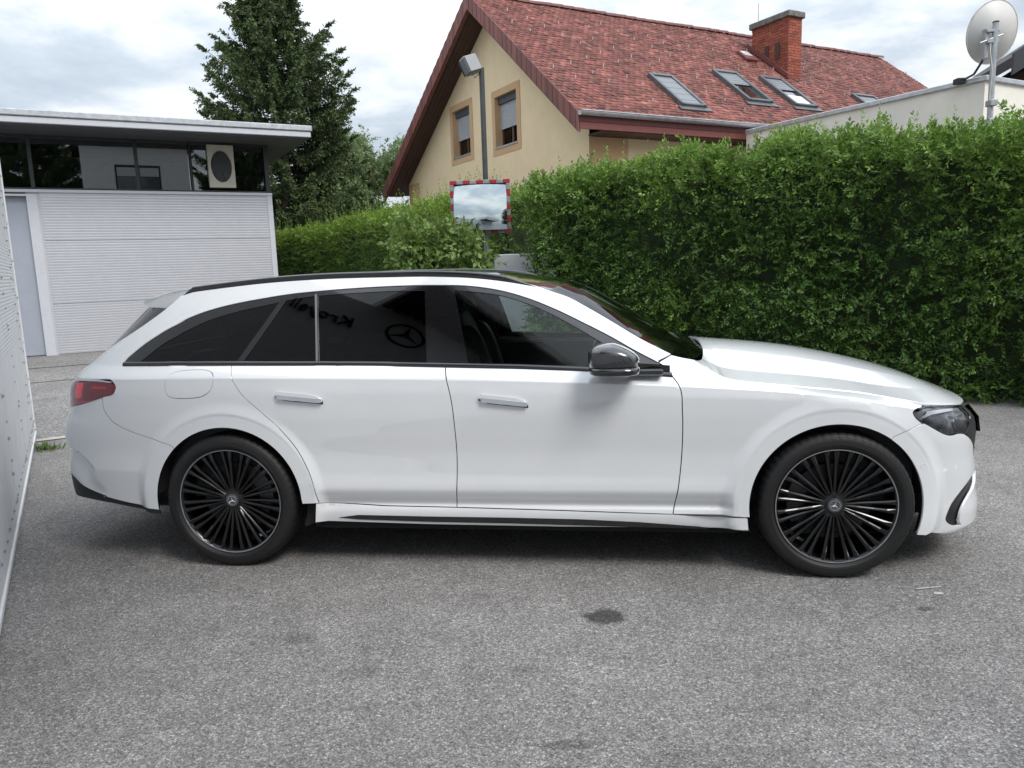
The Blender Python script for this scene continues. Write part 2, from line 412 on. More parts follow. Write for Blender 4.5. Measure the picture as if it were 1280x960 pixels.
for (g0, w_) in ((4.85, .05), (7.05, .16)):
    V = []; F = []; n = 40
    for i in range(n+1):
        a = -14+24*i/n; j = random.uniform(-.05, .05); ww = w_*random.uniform(.5, 1.2)
        V += [gpt(seam, a, g0+j-ww/2, .009), gpt(seam, a, g0+j+ww/2, .009)]
    F = [(2*i, 2*i+2, 2*i+3, 2*i+1) for i in range(n)]
    tag(link('tar_seam', mesh_from('tar_seam', V, F), M_tar), kind='structure')

# ---- white scratch marks on the asphalt
b = MB()
b.add([(1.78, 3.16, .004), (1.90, 3.175, .004), (1.90, 3.185, .004), (1.78, 3.172, .004)], [(0, 1, 2, 3)])
b.add([(1.825, 3.105, .004), (1.868, 3.10, .004), (1.873, 3.122, .004), (1.84, 3.13, .004)], [(0, 1, 2, 3)])
tag(b.build('chalk_mark', mat('chalk', (.42, .43, .44), .8, noise=.4, nscale=60)), 'small white scuffed paint mark on the asphalt ahead of the front wheel', 'mark')

# ================================================================== clad building on the left, beside the camera
M_clad = mat('white_cladding', (.74, .75, .77), .42, noise=.10, nscale=5, spec=.4)
M_clad2 = mat('white_cladding_trim', (.70, .70, .71), .45, noise=.06, nscale=9)
M_rivet = mat('rivet_steel', (.62, .62, .62), .3, .8)
M_slat = mat('soffit_dark', (.035, .034, .034), .6, noise=.3, nscale=6)
M_letter = mat('black_lettering', (.008, .008, .008), .35)
C0 = Vector((-4.666, 7.182, 0))          # far corner of the wall; it runs back past the camera along -GV
WV = Vector((-.5046, .8634, 0)); cb = empty('clad_building', C0, math.atan2(.5046, .8634), 'white riveted metal clad building wall close at the left picture edge', 'building')
def cl(x, y, z): return (x, y, z)      # local: x = EV (outward, towards the yard), y = GV (away)
H_C = 3.75; LEN = 13.2
b = MB(); b.box((-6, -LEN, .10), (-.03, -.02, H_C)); b.build('wall', M_clad, cb)
# plain plates fixed over the wall, with rivet rows at each joint
joints = [-.0, -.62, -1.85, -3.1, -4.35, -5.6, -6.85, -8.1, -9.4, -10.7, -12, -LEN]
for y1, y0 in zip(joints[:-1], joints[1:]):
    b = MB(); b.box((-.03, y0+.004, .06), (.0, y1-.004, H_C-.01), ch=.003); b.build('cladding_panel', M_clad, cb)
# rib profile, fine horizontal grooves on the panels
V = []; F = []; z = 1.0; k = 0
while z < H_C-.05:
    V += [(0.001, -LEN, z), (.0018, -LEN, z+.006), (.0018, -LEN, z+.014), (.001, -LEN, z+.020), (0.001, -.05, z), (.0018, -.05, z+.006), (.0018, -.05, z+.014), (.001, -.05, z+.020)]
    F += [tuple(k*8+i for i in q) for q in ((0, 4, 5, 1), (1, 5, 6, 2), (2, 6, 7, 3))]; k += 1; z += .027
MB().add(V, F).build('cladding_ribs', M_clad, cb, kind='stuff')
b = MB(); b.box((-.04, -LEN, .02), (.010, .012, .055), ch=.004); b.build('base_trim', M_clad2, cb)
b = MB(); b.box((-.05, -.055, .075), (.010, .010, H_C), ch=.004); b.build('corner_trim', M_clad2, cb)
rv = mesh_from('rivet', *(lambda q: (q.V, q.F))(MB().lathe([(0, .007), (.006, .0055), (.010, .001), (.0115, 0)], 10)), True)
rvm = Matrix.Rotation(rad(-90), 4, 'Z')
rows = [(-.12, .32), (-.36, .16), (-.60, .16), (-.64, .34), (-1.83, .2), (-1.87, .2), (-3.08, .2), (-3.12, .2)]
for y, st in rows:
    z = .16
    while z < 3.3:
        o = link('rivet', rv, M_rivet, cb); o.rotation_euler = (0, 0, rad(-90)); jj = RNG.normal(0, .006, 2); o.location = (.0035, y+jj[0], z+jj[1]); s_ = 1+RNG.uniform(-.1, .5); o.scale = (s_, s_, s_); z += st*RNG.uniform(.6, 1.5)
for k in range(60):
    y = -.2-k*.1
    if k % 2 == 0: o = link('rivet', rv, M_rivet, cb); o.rotation_euler = (0, 0, rad(-90)); o.location = (.0035, y, .17+RNG.normal(0, .006))
# canopy over the wall: slatted dark soffit
b = MB(); b.box((-1.5, -8.1, H_C+.12), (.98, -5.65, H_C+.36)); b.build('canopy', M_clad2, cb)
sl_me = None
for k in range(17):
    y = -5.72-k*.145
    if sl_me is None:
        q = MB(); q.box((0, -.06, -.05), (.93, .06, .05), ch=.006); sl_me = mesh_from('soffit_slat', q.V, q.F)
    o = link('soffit_slat', sl_me, M_slat, cb); o.location = (.02, y, H_C+.062)
b = MB(); b.box((.94, -8.14, H_C-.03), (1.02, -5.61, H_C+.38), ch=.01); b.build('canopy_fascia', M_clad2, cb)
# lettering and ring sign fixed to the wall (seen mirrored in the car windows)
def text_mesh(txt, size, depth, shear=0):
    cu = bpy.data.curves.new('lettering', 'FONT'); cu.body = txt; cu.size = size; cu.extrude = depth; cu.shear = shear; cu.align_x = 'CENTER'; cu.align_y = 'CENTER'
    cu.resolution_u = 3
    ob = bpy.data.objects.new('tmp', cu); COL.objects.link(ob); dg = bpy.context.evaluated_depsgraph_get(); dg.update()
    me = bpy.data.meshes.new_from_object(ob.evaluated_get(dg)); bpy.data.objects.remove(ob); return me
WALL_TEXT_Y, WALL_TEXT_Z, WALL_STAR_Y, WALL_STAR_Z = -5.16, 3.14, -6.16, 3.30
lt = link('lettering', text_mesh('Kroyell', .27, .012, .2), M_letter, cb)
lt.rotation_euler = (rad(90), 0, rad(90)); lt.location = (.03, WALL_TEXT_Y, WALL_TEXT_Z)
sg = star(cb, (.006, WALL_STAR_Y, WALL_STAR_Z), .25, M_letter, (1, 0, 0), (0, 0, 1), .02, name='star_sign') if 'star' in globals() else None

# weed at the foot of the wall
def leaf_arrays(P, D, Nrm, L, W, col, fold=.25, quad=False):
    """P base, D direction, Nrm face normal, L length, W width: folded leaf of 4 triangles"""
    n = len(P); Dn = D/np.linalg.norm(D, axis=1, keepdims=True); Sd = np.cross(Dn, Nrm); Sd /= np.linalg.norm(Sd, axis=1, keepdims=True)+1e-9; Nn = np.cross(Sd, Dn)
    L = L[:, None]; W = W[:, None]
    if quad:
        V = np.stack([P, P+Dn*L*.45-Sd*W*.5+Nn*W*.12, P+Dn*L, P+Dn*L*.45+Sd*W*.5+Nn*W*.12], 1)
        F = np.array([[0, 1, 2], [0, 2, 3]])[None]+4*np.arange(n)[:, None, None]; k = 4
    else:
        mid = P+Dn*L*.5; tip = P+Dn*L-Nn*L*.12
        V = np.stack([P, mid-Sd*W*.5+Nn*W*fold, mid, mid+Sd*W*.5+Nn*W*fold, tip], 1)
        F = np.array([[0, 2, 1], [0, 3, 2], [2, 3, 4], [1, 2, 4]])[None]+5*np.arange(n)[:, None, None]; k = 5
    return V.reshape(-1, 3), F.reshape(-1, 3), np.repeat(col, k, 0)
def unit(v): return v/(np.linalg.norm(v, axis=-1, keepdims=True)+1e-9)
M_leaf = leaf_mat('leaf', .32, .42)
M_leafm = leaf_mat('leaf_matt', .25, .6)
M_wood = mat('bark', (.06, .045, .035), .9, noise=.4, nscale=14, bump=.5, bscale=40)
wd = empty('weed', (-4.19, 6.55, 0), 0, 'small green weed growing at the foot of the white clad wall', 'plant')
n = 90; a = RNG.uniform(0, 2*np.pi, n); el_ = RNG.uniform(.2, 1.3, n)
D = np.stack([np.cos(a)*np.cos(el_), np.sin(a)*np.cos(el_), np.sin(el_)], 1); Pp = np.stack([RNG.normal(0, .07, n), RNG.normal(0, .03, n), np.zeros(n)], 1)
V, F, c = leaf_arrays(Pp, D, unit(RNG.normal(size=(n, 3))), RNG.uniform(.04, .11, n), RNG.uniform(.008, .02, n), np.array([.13, .20, .05])*RNG.uniform(.7, 1.2, (n, 1)))
o = link('leaves', np_mesh('leaves', V, F, c), M_leaf, wd); o['kind'] = 'stuff'

# ================================================================== garage, far left
M_corr = mat('corrugated_sheet', (.44, .445, .475), .38, .25, noise=.05, nscale=4)
M_gtrim = mat('garage_trim', (.48, .49, .52), .5, noise=.05)
M_gdoor = mat('garage_door_grey', (.30, .325, .375), .5, noise=.06, nscale=3)
M_dark = mat('dark_frame', (.02, .02, .022), .4)
M_zinc = mat('zinc', (.46, .48, .50), .42, .55, noise=.25, nscale=8)
M_soff = mat('dark_soffit', (.075, .075, .08), .7, noise=.2)
M_room = mat('room_grey', (.26, .29, .28), .9, noise=.3)
G_gar = glass('garage_glass', (.50, .55, .54), 2.3)
G0 = Vector((-9.31, 15.035, 0))
ga = empty('garage', G0, lrz(), 'low flat roofed garage of white ribbed metal with a glazed strip under the roof', 'garage')
# local x right along the wall, y away; wall face at y=0
XL, XR_, ZT = -9.0, 4.63, 3.235
seams = [(.02, .62), (.63, 1.02), (1.025, 2.28), (2.285, ZT)]
for z0, z1 in ((.02, 1.02), (1.03, 2.27), (2.28, ZT-.03)):
    V = []; F = []; n = int(round((z1-z0)/.0535)); dz = (z1-z0)/n; zs = []
    for i in range(n):
        zs += [(z0+i*dz, .0), (z0+i*dz+dz*.3, -.0022), (z0+i*dz+dz*.7, -.0022), (z0+i*dz+dz*.97, .0)]
    zs.append((z1, 0))
    for x in (.20, XR_-.10):
        for z, d in zs: V.append((x, d, z))
    m_ = len(zs); F = [(i, m_+i, m_+i+1, i+1) for i in range(m_-1)]
    MB().add(V, F).build('cladding_panel', M_corr, ga)
    V2 = [(x-.0 if x > .5 else XL, y, z) for x, y, z in V]; V2 = [((-.66 if abs(x-(XR_-.10)) < 1e-6 else XL), y, z) for x, y, z in V]
    MB().add(V2, F).build('cladding_panel', M_corr, ga)
b = MB(); b.box((-.02, .012, .0), (XR_, .25, ZT-.02)); b.build('wall_core', M_gtrim, ga)
b = MB(); b.box((XL, .012, .0), (-.62, .25, ZT-.02)); b.build('wall_core', M_gtrim, ga)
b = MB(); b.box((XR_-.10, -.018, 0), (XR_+.012, .06, ZT), ch=.004); b.build('corner_trim', M_gtrim, ga)
b = MB(); b.box((XL, -.03, ZT-.03), (XR_+.02, .10, ZT+.03), ch=.006); b.build('sill_trim', M_gtrim, ga)
b = MB(); b.box((-.02, -.02, 0), (.16, .05, ZT-.06)); b.box((-.62, -.02, ZT-.10), (-.02, .05, ZT-.06)); b.build('door_frame', M_gtrim, ga)
b = MB(); b.box((-.62, .10, .02), (-.02, .2, ZT-.10)); 
dr = b.build('door', M_gdoor, ga)
b = MB(); b.box((-.64, -.02, 0), (-.60, .2, ZT-.06)); b.build('door_jamb', M_dark, ga)
# glazed strip
for x in (-8.0, -5.4, -2.7, .12, 1.98, 3.02):
    b = MB(); b.box((x-.035 if x < 3 else x-.015, .0, ZT+.03), (x+.035 if x < 3 else x+.015, .09, 4.30), ch=.004); b.build('mullion', M_dark, ga)
b = MB(); b.box((XR_-.10, -.005, ZT+.03), (XR_, .10, 4.30), ch=.004); b.build('mullion', M_dark, ga)
xs = [-8.0, -5.4, -2.7, .12, 1.98, 3.02, XR_-.10]
for x0, x1 in zip(xs[:-1], xs[1:]):
    b = MB(); b.box((x0+.03, .04, ZT+.06), (x1-.03, .052, 4.28)); b.build('window_pane', G_gar, ga)
b = MB(); b.box((XL, .0, ZT+.03), (XR_, .08, ZT+.065)); b.box((XL, .0, 4.25), (XR_, .08, 4.32)); b.build('window_frame', M_dark, ga)
b = MB(); b.box((XL, 3.0, 0), (XR_, 3.1, 4.3)); b.box((XR_-.06, .12, ZT+.03), (XR_, 3.0, 4.3)); b.box((XL, .26, 2.4), (XR_, 3.0, 2.5)); b.build('room', M_room, ga)
b = MB(); b.box((XR_-.05, .10, 0), (XR_, 6.0, ZT)); b.build('side_wall', M_gtrim, ga)
b = MB(); b.box((XL-.5, -1.05, 4.30), (5.29, 6.4, 4.36)); b.build('soffit', M_soff, ga)
b = MB(); b.box((XL-.5, -1.10, 4.325), (5.33, 6.45, 4.44), ch=.01); b.build('fascia', M_gtrim, ga)
b = MB(); b.box((XL-.5, -1.13, 4.445), (5.36, 6.48, 4.56), ch=.015); b.build('roof_edge', M_zinc, ga)
# pale fan unit standing behind the glass
fu_ = empty('fan_unit', ga.matrix_basis @ Vector((3.42, .30, 2.5)) if False else (G0+EV*3.62+GV*-.075+ZV*2.5), lrz(), 'cream panel with a round dark fan set in the garage glazing', 'air conditioner')
b = MB(); 
n = 40; V = []; F = []
for k in range(n):
    a = 2*math.pi*k/n; x, z = .215*math.cos(a), .335*math.sin(a); s_ = max(abs(math.cos(a)), abs(math.sin(a))); V += [(x, -.02, 1.30+z), (.265*math.cos(a)/s_, -.02, 1.30+.44*math.sin(a)/s_), (x*.97, .06, 1.30+z*.97)]
for k in range(n):
    q = (k+1) % n; F += [(3*k, 3*k+1, 3*q+1, 3*q), (3*k, 3*q, 3*q+2, 3*k+2)]
b.add(V, F); b.box((-.265, .062, .86), (.265, .10, 1.74)); fb_ = b.build('casing', mat('cream_casing', (.44, .42, .34), .5), fu_)
b = MB(); b.lathe([(0, .045), (.28, .045)], 30); b.V = [(x*.74, y, z*1.15+1.30) for x, y, z in b.V]; 
for k in range(5):
    a = 2*math.pi*k/5; b.prism([(.05*math.cos(a), .03, 1.3+.05*math.sin(a)), (.19*math.cos(a), .02, 1.3+.3*math.sin(a)), (.19*math.cos(a+.6), .035, 1.3+.3*math.sin(a+.6))], (0, .006, 0))
b.build('fan', mat('fan_dark', (.02, .025, .022), .5), fu_)


# ================================================================== pale building behind the camera, seen only in reflections
ob = empty('office_building', G0+EV*3.28-GV*24, lrz()+math.pi, 'narrow pale rendered building behind the viewer, mirrored in the garage glazing', 'building')
b = MB(); b.box((-2.35, 0, 0), (2.35, 5, 7.9)); b.build('wall', mat('pale_render', (.62, .62, .63), .8), ob)
b = MB(); b.box((-2.7, -.35, 7.9), (2.7, 5.3, 8.3)); b.build('roof', M_dark, ob)
b = MB(); b.box((-1.05, -.03, 4.9), (.95, .03, 6.9), ch=.01); w_ = b.build('window', M_dark, ob)
for q in (-.55, .45):
    p = MB(); p.box((q-.42, -.045, 5.0), (q+.42, -.035, 6.35)); p.build('pane', mat('office_pane', (.10, .11, .12), .05, coat=1), w_)
    p = MB(); p.box((q-.42, -.045, 6.37), (q+.42, -.035, 6.78)); p.build('blind', M_gtrim, w_)
# outlines of the car panels in surface coordinates (distance along the body, height)
OL = {
 'sill_top': [(-1.028, 0.3419), (-0.6761, 0.3261), (-0.3042, 0.3221), (0.2062, 0.3118), (0.7431, 0.2982), (0.8881, 0.292), (1.0519, 0.2967)],
 'sill_bot': [(-1.0398, 0.2434), (-0.4349, 0.2307), (0.2037, 0.2256), (1.031, 0.2302)],
 'insert': [(-0.9116, 0.2651), (-0.8096, 0.2793), (-0.4308, 0.2751), (-0.0299, 0.2734), (0.3099, 0.269), (0.5889, 0.2578), (0.9042, 0.2355), (0.9046, 0.2272), (0.589, 0.2318), (0.3092, 0.2367), (-0.0314, 0.2431), (-0.4332, 0.2467), (-0.8121, 0.2552)],
 'cutB': [(-0.3354, 1.0145), (-0.3046, 0.8815), (-0.2914, 0.7174), (-0.2884, 0.6102), (-0.293, 0.4663), (-0.3042, 0.3221)],
 'cutA': [(0.7456, 0.9552), (0.7684, 0.9243), (0.7846, 0.7989), (0.7866, 0.6836), (0.7735, 0.4805), (0.7439, 0.2982)],
 'cutC': [(-1.4391, 1.0404), (-1.4107, 0.9818), (-1.3602, 0.9004), (-1.2714, 0.8154), (-1.1694, 0.7182), (-1.0974, 0.6246), (-1.0434, 0.5102), (-1.0045, 0.3428)],
 'belt': [(-2.1429, 1.0467), (-1.7464, 1.0456), (-1.4402, 1.0421), (-0.9731, 1.0352), (-0.6453, 1.0281), (-0.336, 1.0172), (0.0275, 1.0047), (0.3518, 0.9885), (0.5576, 0.9723), (0.7456, 0.9552)],
 'dlo_up': [(-2.1429, 1.0467), (-2.1526, 1.0657), (-2.1121, 1.1196), (-1.9771, 1.199), (-1.7835, 1.2609), (-1.644, 1.3087), (-1.5173, 1.3382), (-1.3282, 1.3676), (-1.1717, 1.3863), (-1.0159, 1.3966), (-0.8618, 1.404), (-0.6416, 1.4098), (-0.4329, 1.4086), (-0.2219, 1.3963), (-0.0822, 1.3717), (0.0552, 1.3304), (0.1935, 1.2731), (0.3359, 1.203), (0.4572, 1.1403), (0.575, 1.0727), (0.6832, 1.0165), (0.7297, 0.9811), (0.7456, 0.9552)],
 'glass_low': [(-2.0448, 1.0617), (-1.7506, 1.063), (-1.4181, 1.0602), (-0.9976, 1.048), (-0.6479, 1.0406), (-0.43, 1.0314), (-0.2275, 1.0244), (0.0263, 1.0165), (0.3516, 0.9981), (0.5581, 0.9781)],
 'glass_up': [(-2.0448, 1.0617), (-1.93, 1.1459), (-1.7556, 1.2131), (-1.6322, 1.2665), (-1.508, 1.3019), (-1.3216, 1.3378), (-1.1674, 1.3641), (-1.0131, 1.3801), (-0.8592, 1.3868), (-0.6395, 1.3919), (-0.456, 1.3899), (-0.3247, 1.3861), (-0.1986, 1.3733), (-0.0813, 1.3542), (0.056, 1.3097), (0.1941, 1.2467), (0.2817, 1.1992), (0.3938, 1.1334), (0.5036, 1.0636), (0.5777, 1.0089)],
 'divC1': [(-1.4177, 1.0582), (-1.3032, 1.2462), (-1.234, 1.3437)],
 'divC2': [(-1.3876, 1.0578), (-1.2724, 1.2456), (-1.2053, 1.355)],
 'div2a': [(-1.0498, 1.3791), (-0.9976, 1.048)],
 'div2b': [(-1.0389, 1.3788), (-0.9872, 1.0479)],
 'gR': [(-0.4662, 1.389), (-0.43, 1.0314)],
 'gF': [(-0.3226, 1.3849), (-0.2768, 1.216), (-0.2275, 1.0244)],
 'Bp': [(-0.4038, 1.4049), (-0.3745, 1.2375), (-0.3358, 1.0162)],
 'roof_edge': [(-1.9288, 1.3956), (-1.7336, 1.4145), (-1.5437, 1.4325), (-1.3472, 1.4478), (-1.036, 1.46), (-0.6907, 1.46), (-0.4374, 1.4555), (-0.1909, 1.4378), (-0.0284, 1.413), (0.1005, 1.3873), (0.1548, 1.3661), (0.2623, 1.3259), (0.3354, 1.2853), (0.4639, 1.2093), (0.5974, 1.1279), (0.7459, 1.0509), (0.8468, 1.0242)],
 'dpil': [(-1.9288, 1.3956), (-2.0753, 1.317), (-2.2696, 1.2168), (-2.5776, 1.0737)],
 'gap': [(0.8468, 1.0242), (0.8794, 1.0018), (0.9344, 0.9674), (0.9903, 0.9376), (1.062, 0.9232), (1.1903, 0.9077), (1.3448, 0.8928), (1.5197, 0.8765), (1.6907, 0.8578), (1.818, 0.8367), (1.9173, 0.8205), (1.9956, 0.804)],
 'lamp_f': [(1.8785, 0.7773), (1.9076, 0.7937), (1.9814, 0.8014), (2.0607, 0.7983), (2.191, 0.7891), (2.3403, 0.7699), (2.2646, 0.7389), (2.181, 0.6865), (2.1594, 0.6459), (2.0991, 0.6658), (2.05, 0.6603), (2.0079, 0.6691), (1.9525, 0.6981), (1.9061, 0.7287), (1.8774, 0.7617)],
 'bumpcut_f': [(1.8924, 0.7279), (1.8081, 0.7012), (1.7405, 0.675)],
 'grille_f': [(2.1594, 0.6459), (2.1927, 0.6271), (2.2482, 0.5858), (2.3073, 0.4977)],
 'intake': [(2.3305, 0.4446), (2.3688, 0.4163), (2.3858, 0.3691), (2.1985, 0.3422), (2.1872, 0.3148), (2.1374, 0.3038), (2.1193, 0.2723), (2.1093, 0.2471), (2.138, 0.2019), (2.094, 0.2087), (2.0218, 0.2569), (2.0392, 0.2933), (2.1254, 0.3728)],
 'lamp_r': [(-2.4231, 0.9677), (-2.2176, 0.9738), (-2.1174, 0.9678), (-2.0789, 0.9435), (-2.0843, 0.9231), (-2.1631, 0.8958), (-2.2899, 0.862), (-2.4747, 0.8281)],
 'chrome_r': [(-2.418, 0.9814), (-2.2383, 0.9868), (-2.1087, 0.9747)],
 'bumpcut_r': [(-2.1649, 0.8937), (-2.1591, 0.8312), (-2.1172, 0.7813), (-2.0528, 0.7436), (-1.9839, 0.714), (-1.8691, 0.6776), (-1.765, 0.6461)],
 'diff_top': [(-2.5176, 0.4634), (-2.5335, 0.4149), (-2.4319, 0.4028), (-2.3127, 0.3713), (-2.1965, 0.3486), (-2.0403, 0.3216), (-1.8813, 0.3065)],
 'diff_bot': [(-2.4827, 0.3759), (-2.2044, 0.3246), (-1.8766, 0.2807)],
 'flap': [(-1.7708, 0.9612), (-1.7581, 0.9889), (-1.7449, 1.0083), (-1.7148, 1.019), (-1.6785, 1.0231), (-1.6192, 1.0247), (-1.5622, 1.0229), (-1.5313, 1.0143), (-1.5117, 0.9966), (-1.511, 0.958), (-1.53, 0.9223), (-1.5617, 0.9001), (-1.6143, 0.8884), (-1.6703, 0.8865), (-1.7261, 0.8891), (-1.7557, 0.9004), (-1.7681, 0.9209)],
 'hr': [(-1.1836, 0.9121), (-1.1709, 0.9151), (-1.0474, 0.9062), (-0.9868, 0.8981), (-0.9496, 0.8797), (-0.9463, 0.8645), (-1.0662, 0.8673), (-1.1514, 0.8741), (-1.1729, 0.8896)],
 'hf': [(-0.1647, 0.8894), (-0.153, 0.8923), (-0.0305, 0.8837), (0.0406, 0.873), (0.0685, 0.8508), (0.0541, 0.8408), (-0.032, 0.8416), (-0.1258, 0.8452), (-0.1469, 0.8601)],
 'lampbar': [(-2.399, 0.9598), (-2.3293, 0.9649), (-2.3193, 0.8914), (-2.3924, 0.8804)],
 'lampstrip': [(-2.4596, 0.8657), (-2.2926, 0.8716), (-2.2899, 0.862), (-2.4747, 0.8281)],
 'apj': [(0.6853, 1.0258), (0.7457, 1.0481)],
 'pocket': [(-2.5319, 0.6206), (-2.3489, 0.6107), (-2.2561, 0.5353), (-2.1912, 0.4703), (-2.1704, 0.429)],
}
def p_of_x(x, z):
    x = np.asarray(x, float)
    pf = XF+np.interp((x-XF)/(xff(z)-XF), FXa, LF); pr = XR-np.interp((x-XR)/(xrf(z)-XR), RXa, LR)
    return np.where(x > XF, pf, np.where(x < XR, pr, x))
def arch(cx, r, a0, a1, n=40):
    a = np.radians(np.linspace(a0, a1, n)); x = cx+r*np.cos(a); z = HZ+r*np.sin(a)
    return list(zip(p_of_x(x, z).tolist(), z.tolist()))
def sm(pts, step=.03, closed=False):
    """Catmull-Rom through points, resampled"""
    P = [np.array(p, float) for p in pts]; n = len(P); out = []
    for i in range(n if closed else n-1):
        p0 = P[i-1] if (closed or i > 0) else 2*P[0]-P[1]
        p1, p2 = P[i], P[(i+1) % n]
        p3 = P[(i+2) % n] if (closed or i+2 < n) else 2*P[-1]-P[-2]
        L = np.linalg.norm(p2-p1); k = max(1, int(math.ceil(L/step)))
        d1 = max(np.linalg.norm(p1-p0), 1e-6); d2 = max(L, 1e-6); d3 = max(np.linalg.norm(p3-p2), 1e-6)
        m1 = ((p1-p0)/d1*d2+(p2-p1))/(d1+d2)*d2 if False else (d2*(p1-p0)/d1+d1*(p2-p1)/d2)/(d1+d2)*d2
        m2 = (d3*(p2-p1)/d2+d2*(p3-p2)/d3)/(d2+d3)*d2
        for t in np.arange(k)/k:
            out.append(tuple((2*t**3-3*t*t+1)*p1+(t**3-2*t*t+t)*m1+(-2*t**3+3*t*t)*p2+(t**3-t*t)*m2))
    if not closed: out.append(tuple(P[-1]))
    return out
def lin(pts, step=.03):
    out = []
    for a, b in zip(pts[:-1], pts[1:]):
        a = np.array(a, float); b = np.array(b, float); k = max(1, int(math.ceil(np.linalg.norm(b-a)/step)))
        out += [tuple(a+(b-a)*t) for t in np.arange(k)/k]
    return out+[tuple(pts[-1])]
def dedup(pts, eps=2e-3):
    out = []
    for p in pts:
        if not out or math.hypot(p[0]-out[-1][0], p[1]-out[-1][1]) > eps: out.append(tuple(p))
    while len(out) > 2 and math.hypot(out[0][0]-out[-1][0], out[0][1]-out[-1][1]) < eps: out.pop()
    return out
def area2(p):
    p = np.array(p); q = np.roll(p, -1, 0); return (p[:, 0]*q[:, 1]-q[:, 0]*p[:, 1]).sum()/2
def inset(pts, d):
    if d == 0: return pts
    P = np.array(pts); sgn = 1 if area2(pts) > 0 else -1
    e = np.roll(P, -1, 0)-P; e /= np.linalg.norm(e, axis=1, keepdims=True)+1e-12
    nrm = np.stack([-e[:, 1], e[:, 0]], 1)*sgn
    v = nrm+np.roll(nrm, 1, 0); l = np.linalg.norm(v, axis=1, keepdims=True)+1e-9; v /= l
    return [tuple(t) for t in P+v*d*np.minimum(1/np.maximum(l/2, .5), 1.6)]
def inpoly(poly, pts):
    P = np.array(poly); x, y = pts[:, 0], pts[:, 1]; r = np.zeros(len(pts), bool); j = len(P)-1
    for i in range(len(P)):
        c = ((P[i, 1] > y) != (P[j, 1] > y))
        with np.errstate(all='ignore'):
            xi = (P[j, 0]-P[i, 0])*(y-P[i, 1])/(P[j, 1]-P[i, 1])+P[i, 0]
        r ^= c & (x < xi); j = i
    return r
def dist_to(poly, pts):
    P = np.array(poly); d = np.full(len(pts), 1e9)
    for i in range(len(P)):
        a = P[i]; b = P[(i+1) % len(P)]; ab = b-a; t = np.clip(((pts-a) @ ab)/max(ab @ ab, 1e-12), 0, 1)
        d = np.minimum(d, np.linalg.norm(pts-(a+t[:, None]*ab), axis=1))
    return d
def surf_eval(fn, uv, e=1.5e-3):
    uv = np.asarray(uv, float); u, v = uv[:, 0], uv[:, 1]
    P = fn(u, v); n = np.cross(fn(u+e, v)-fn(u-e, v), fn(u, v+e)-fn(u, v-e))
    n /= np.linalg.norm(n, axis=1, keepdims=True)+1e-12
    return P, n
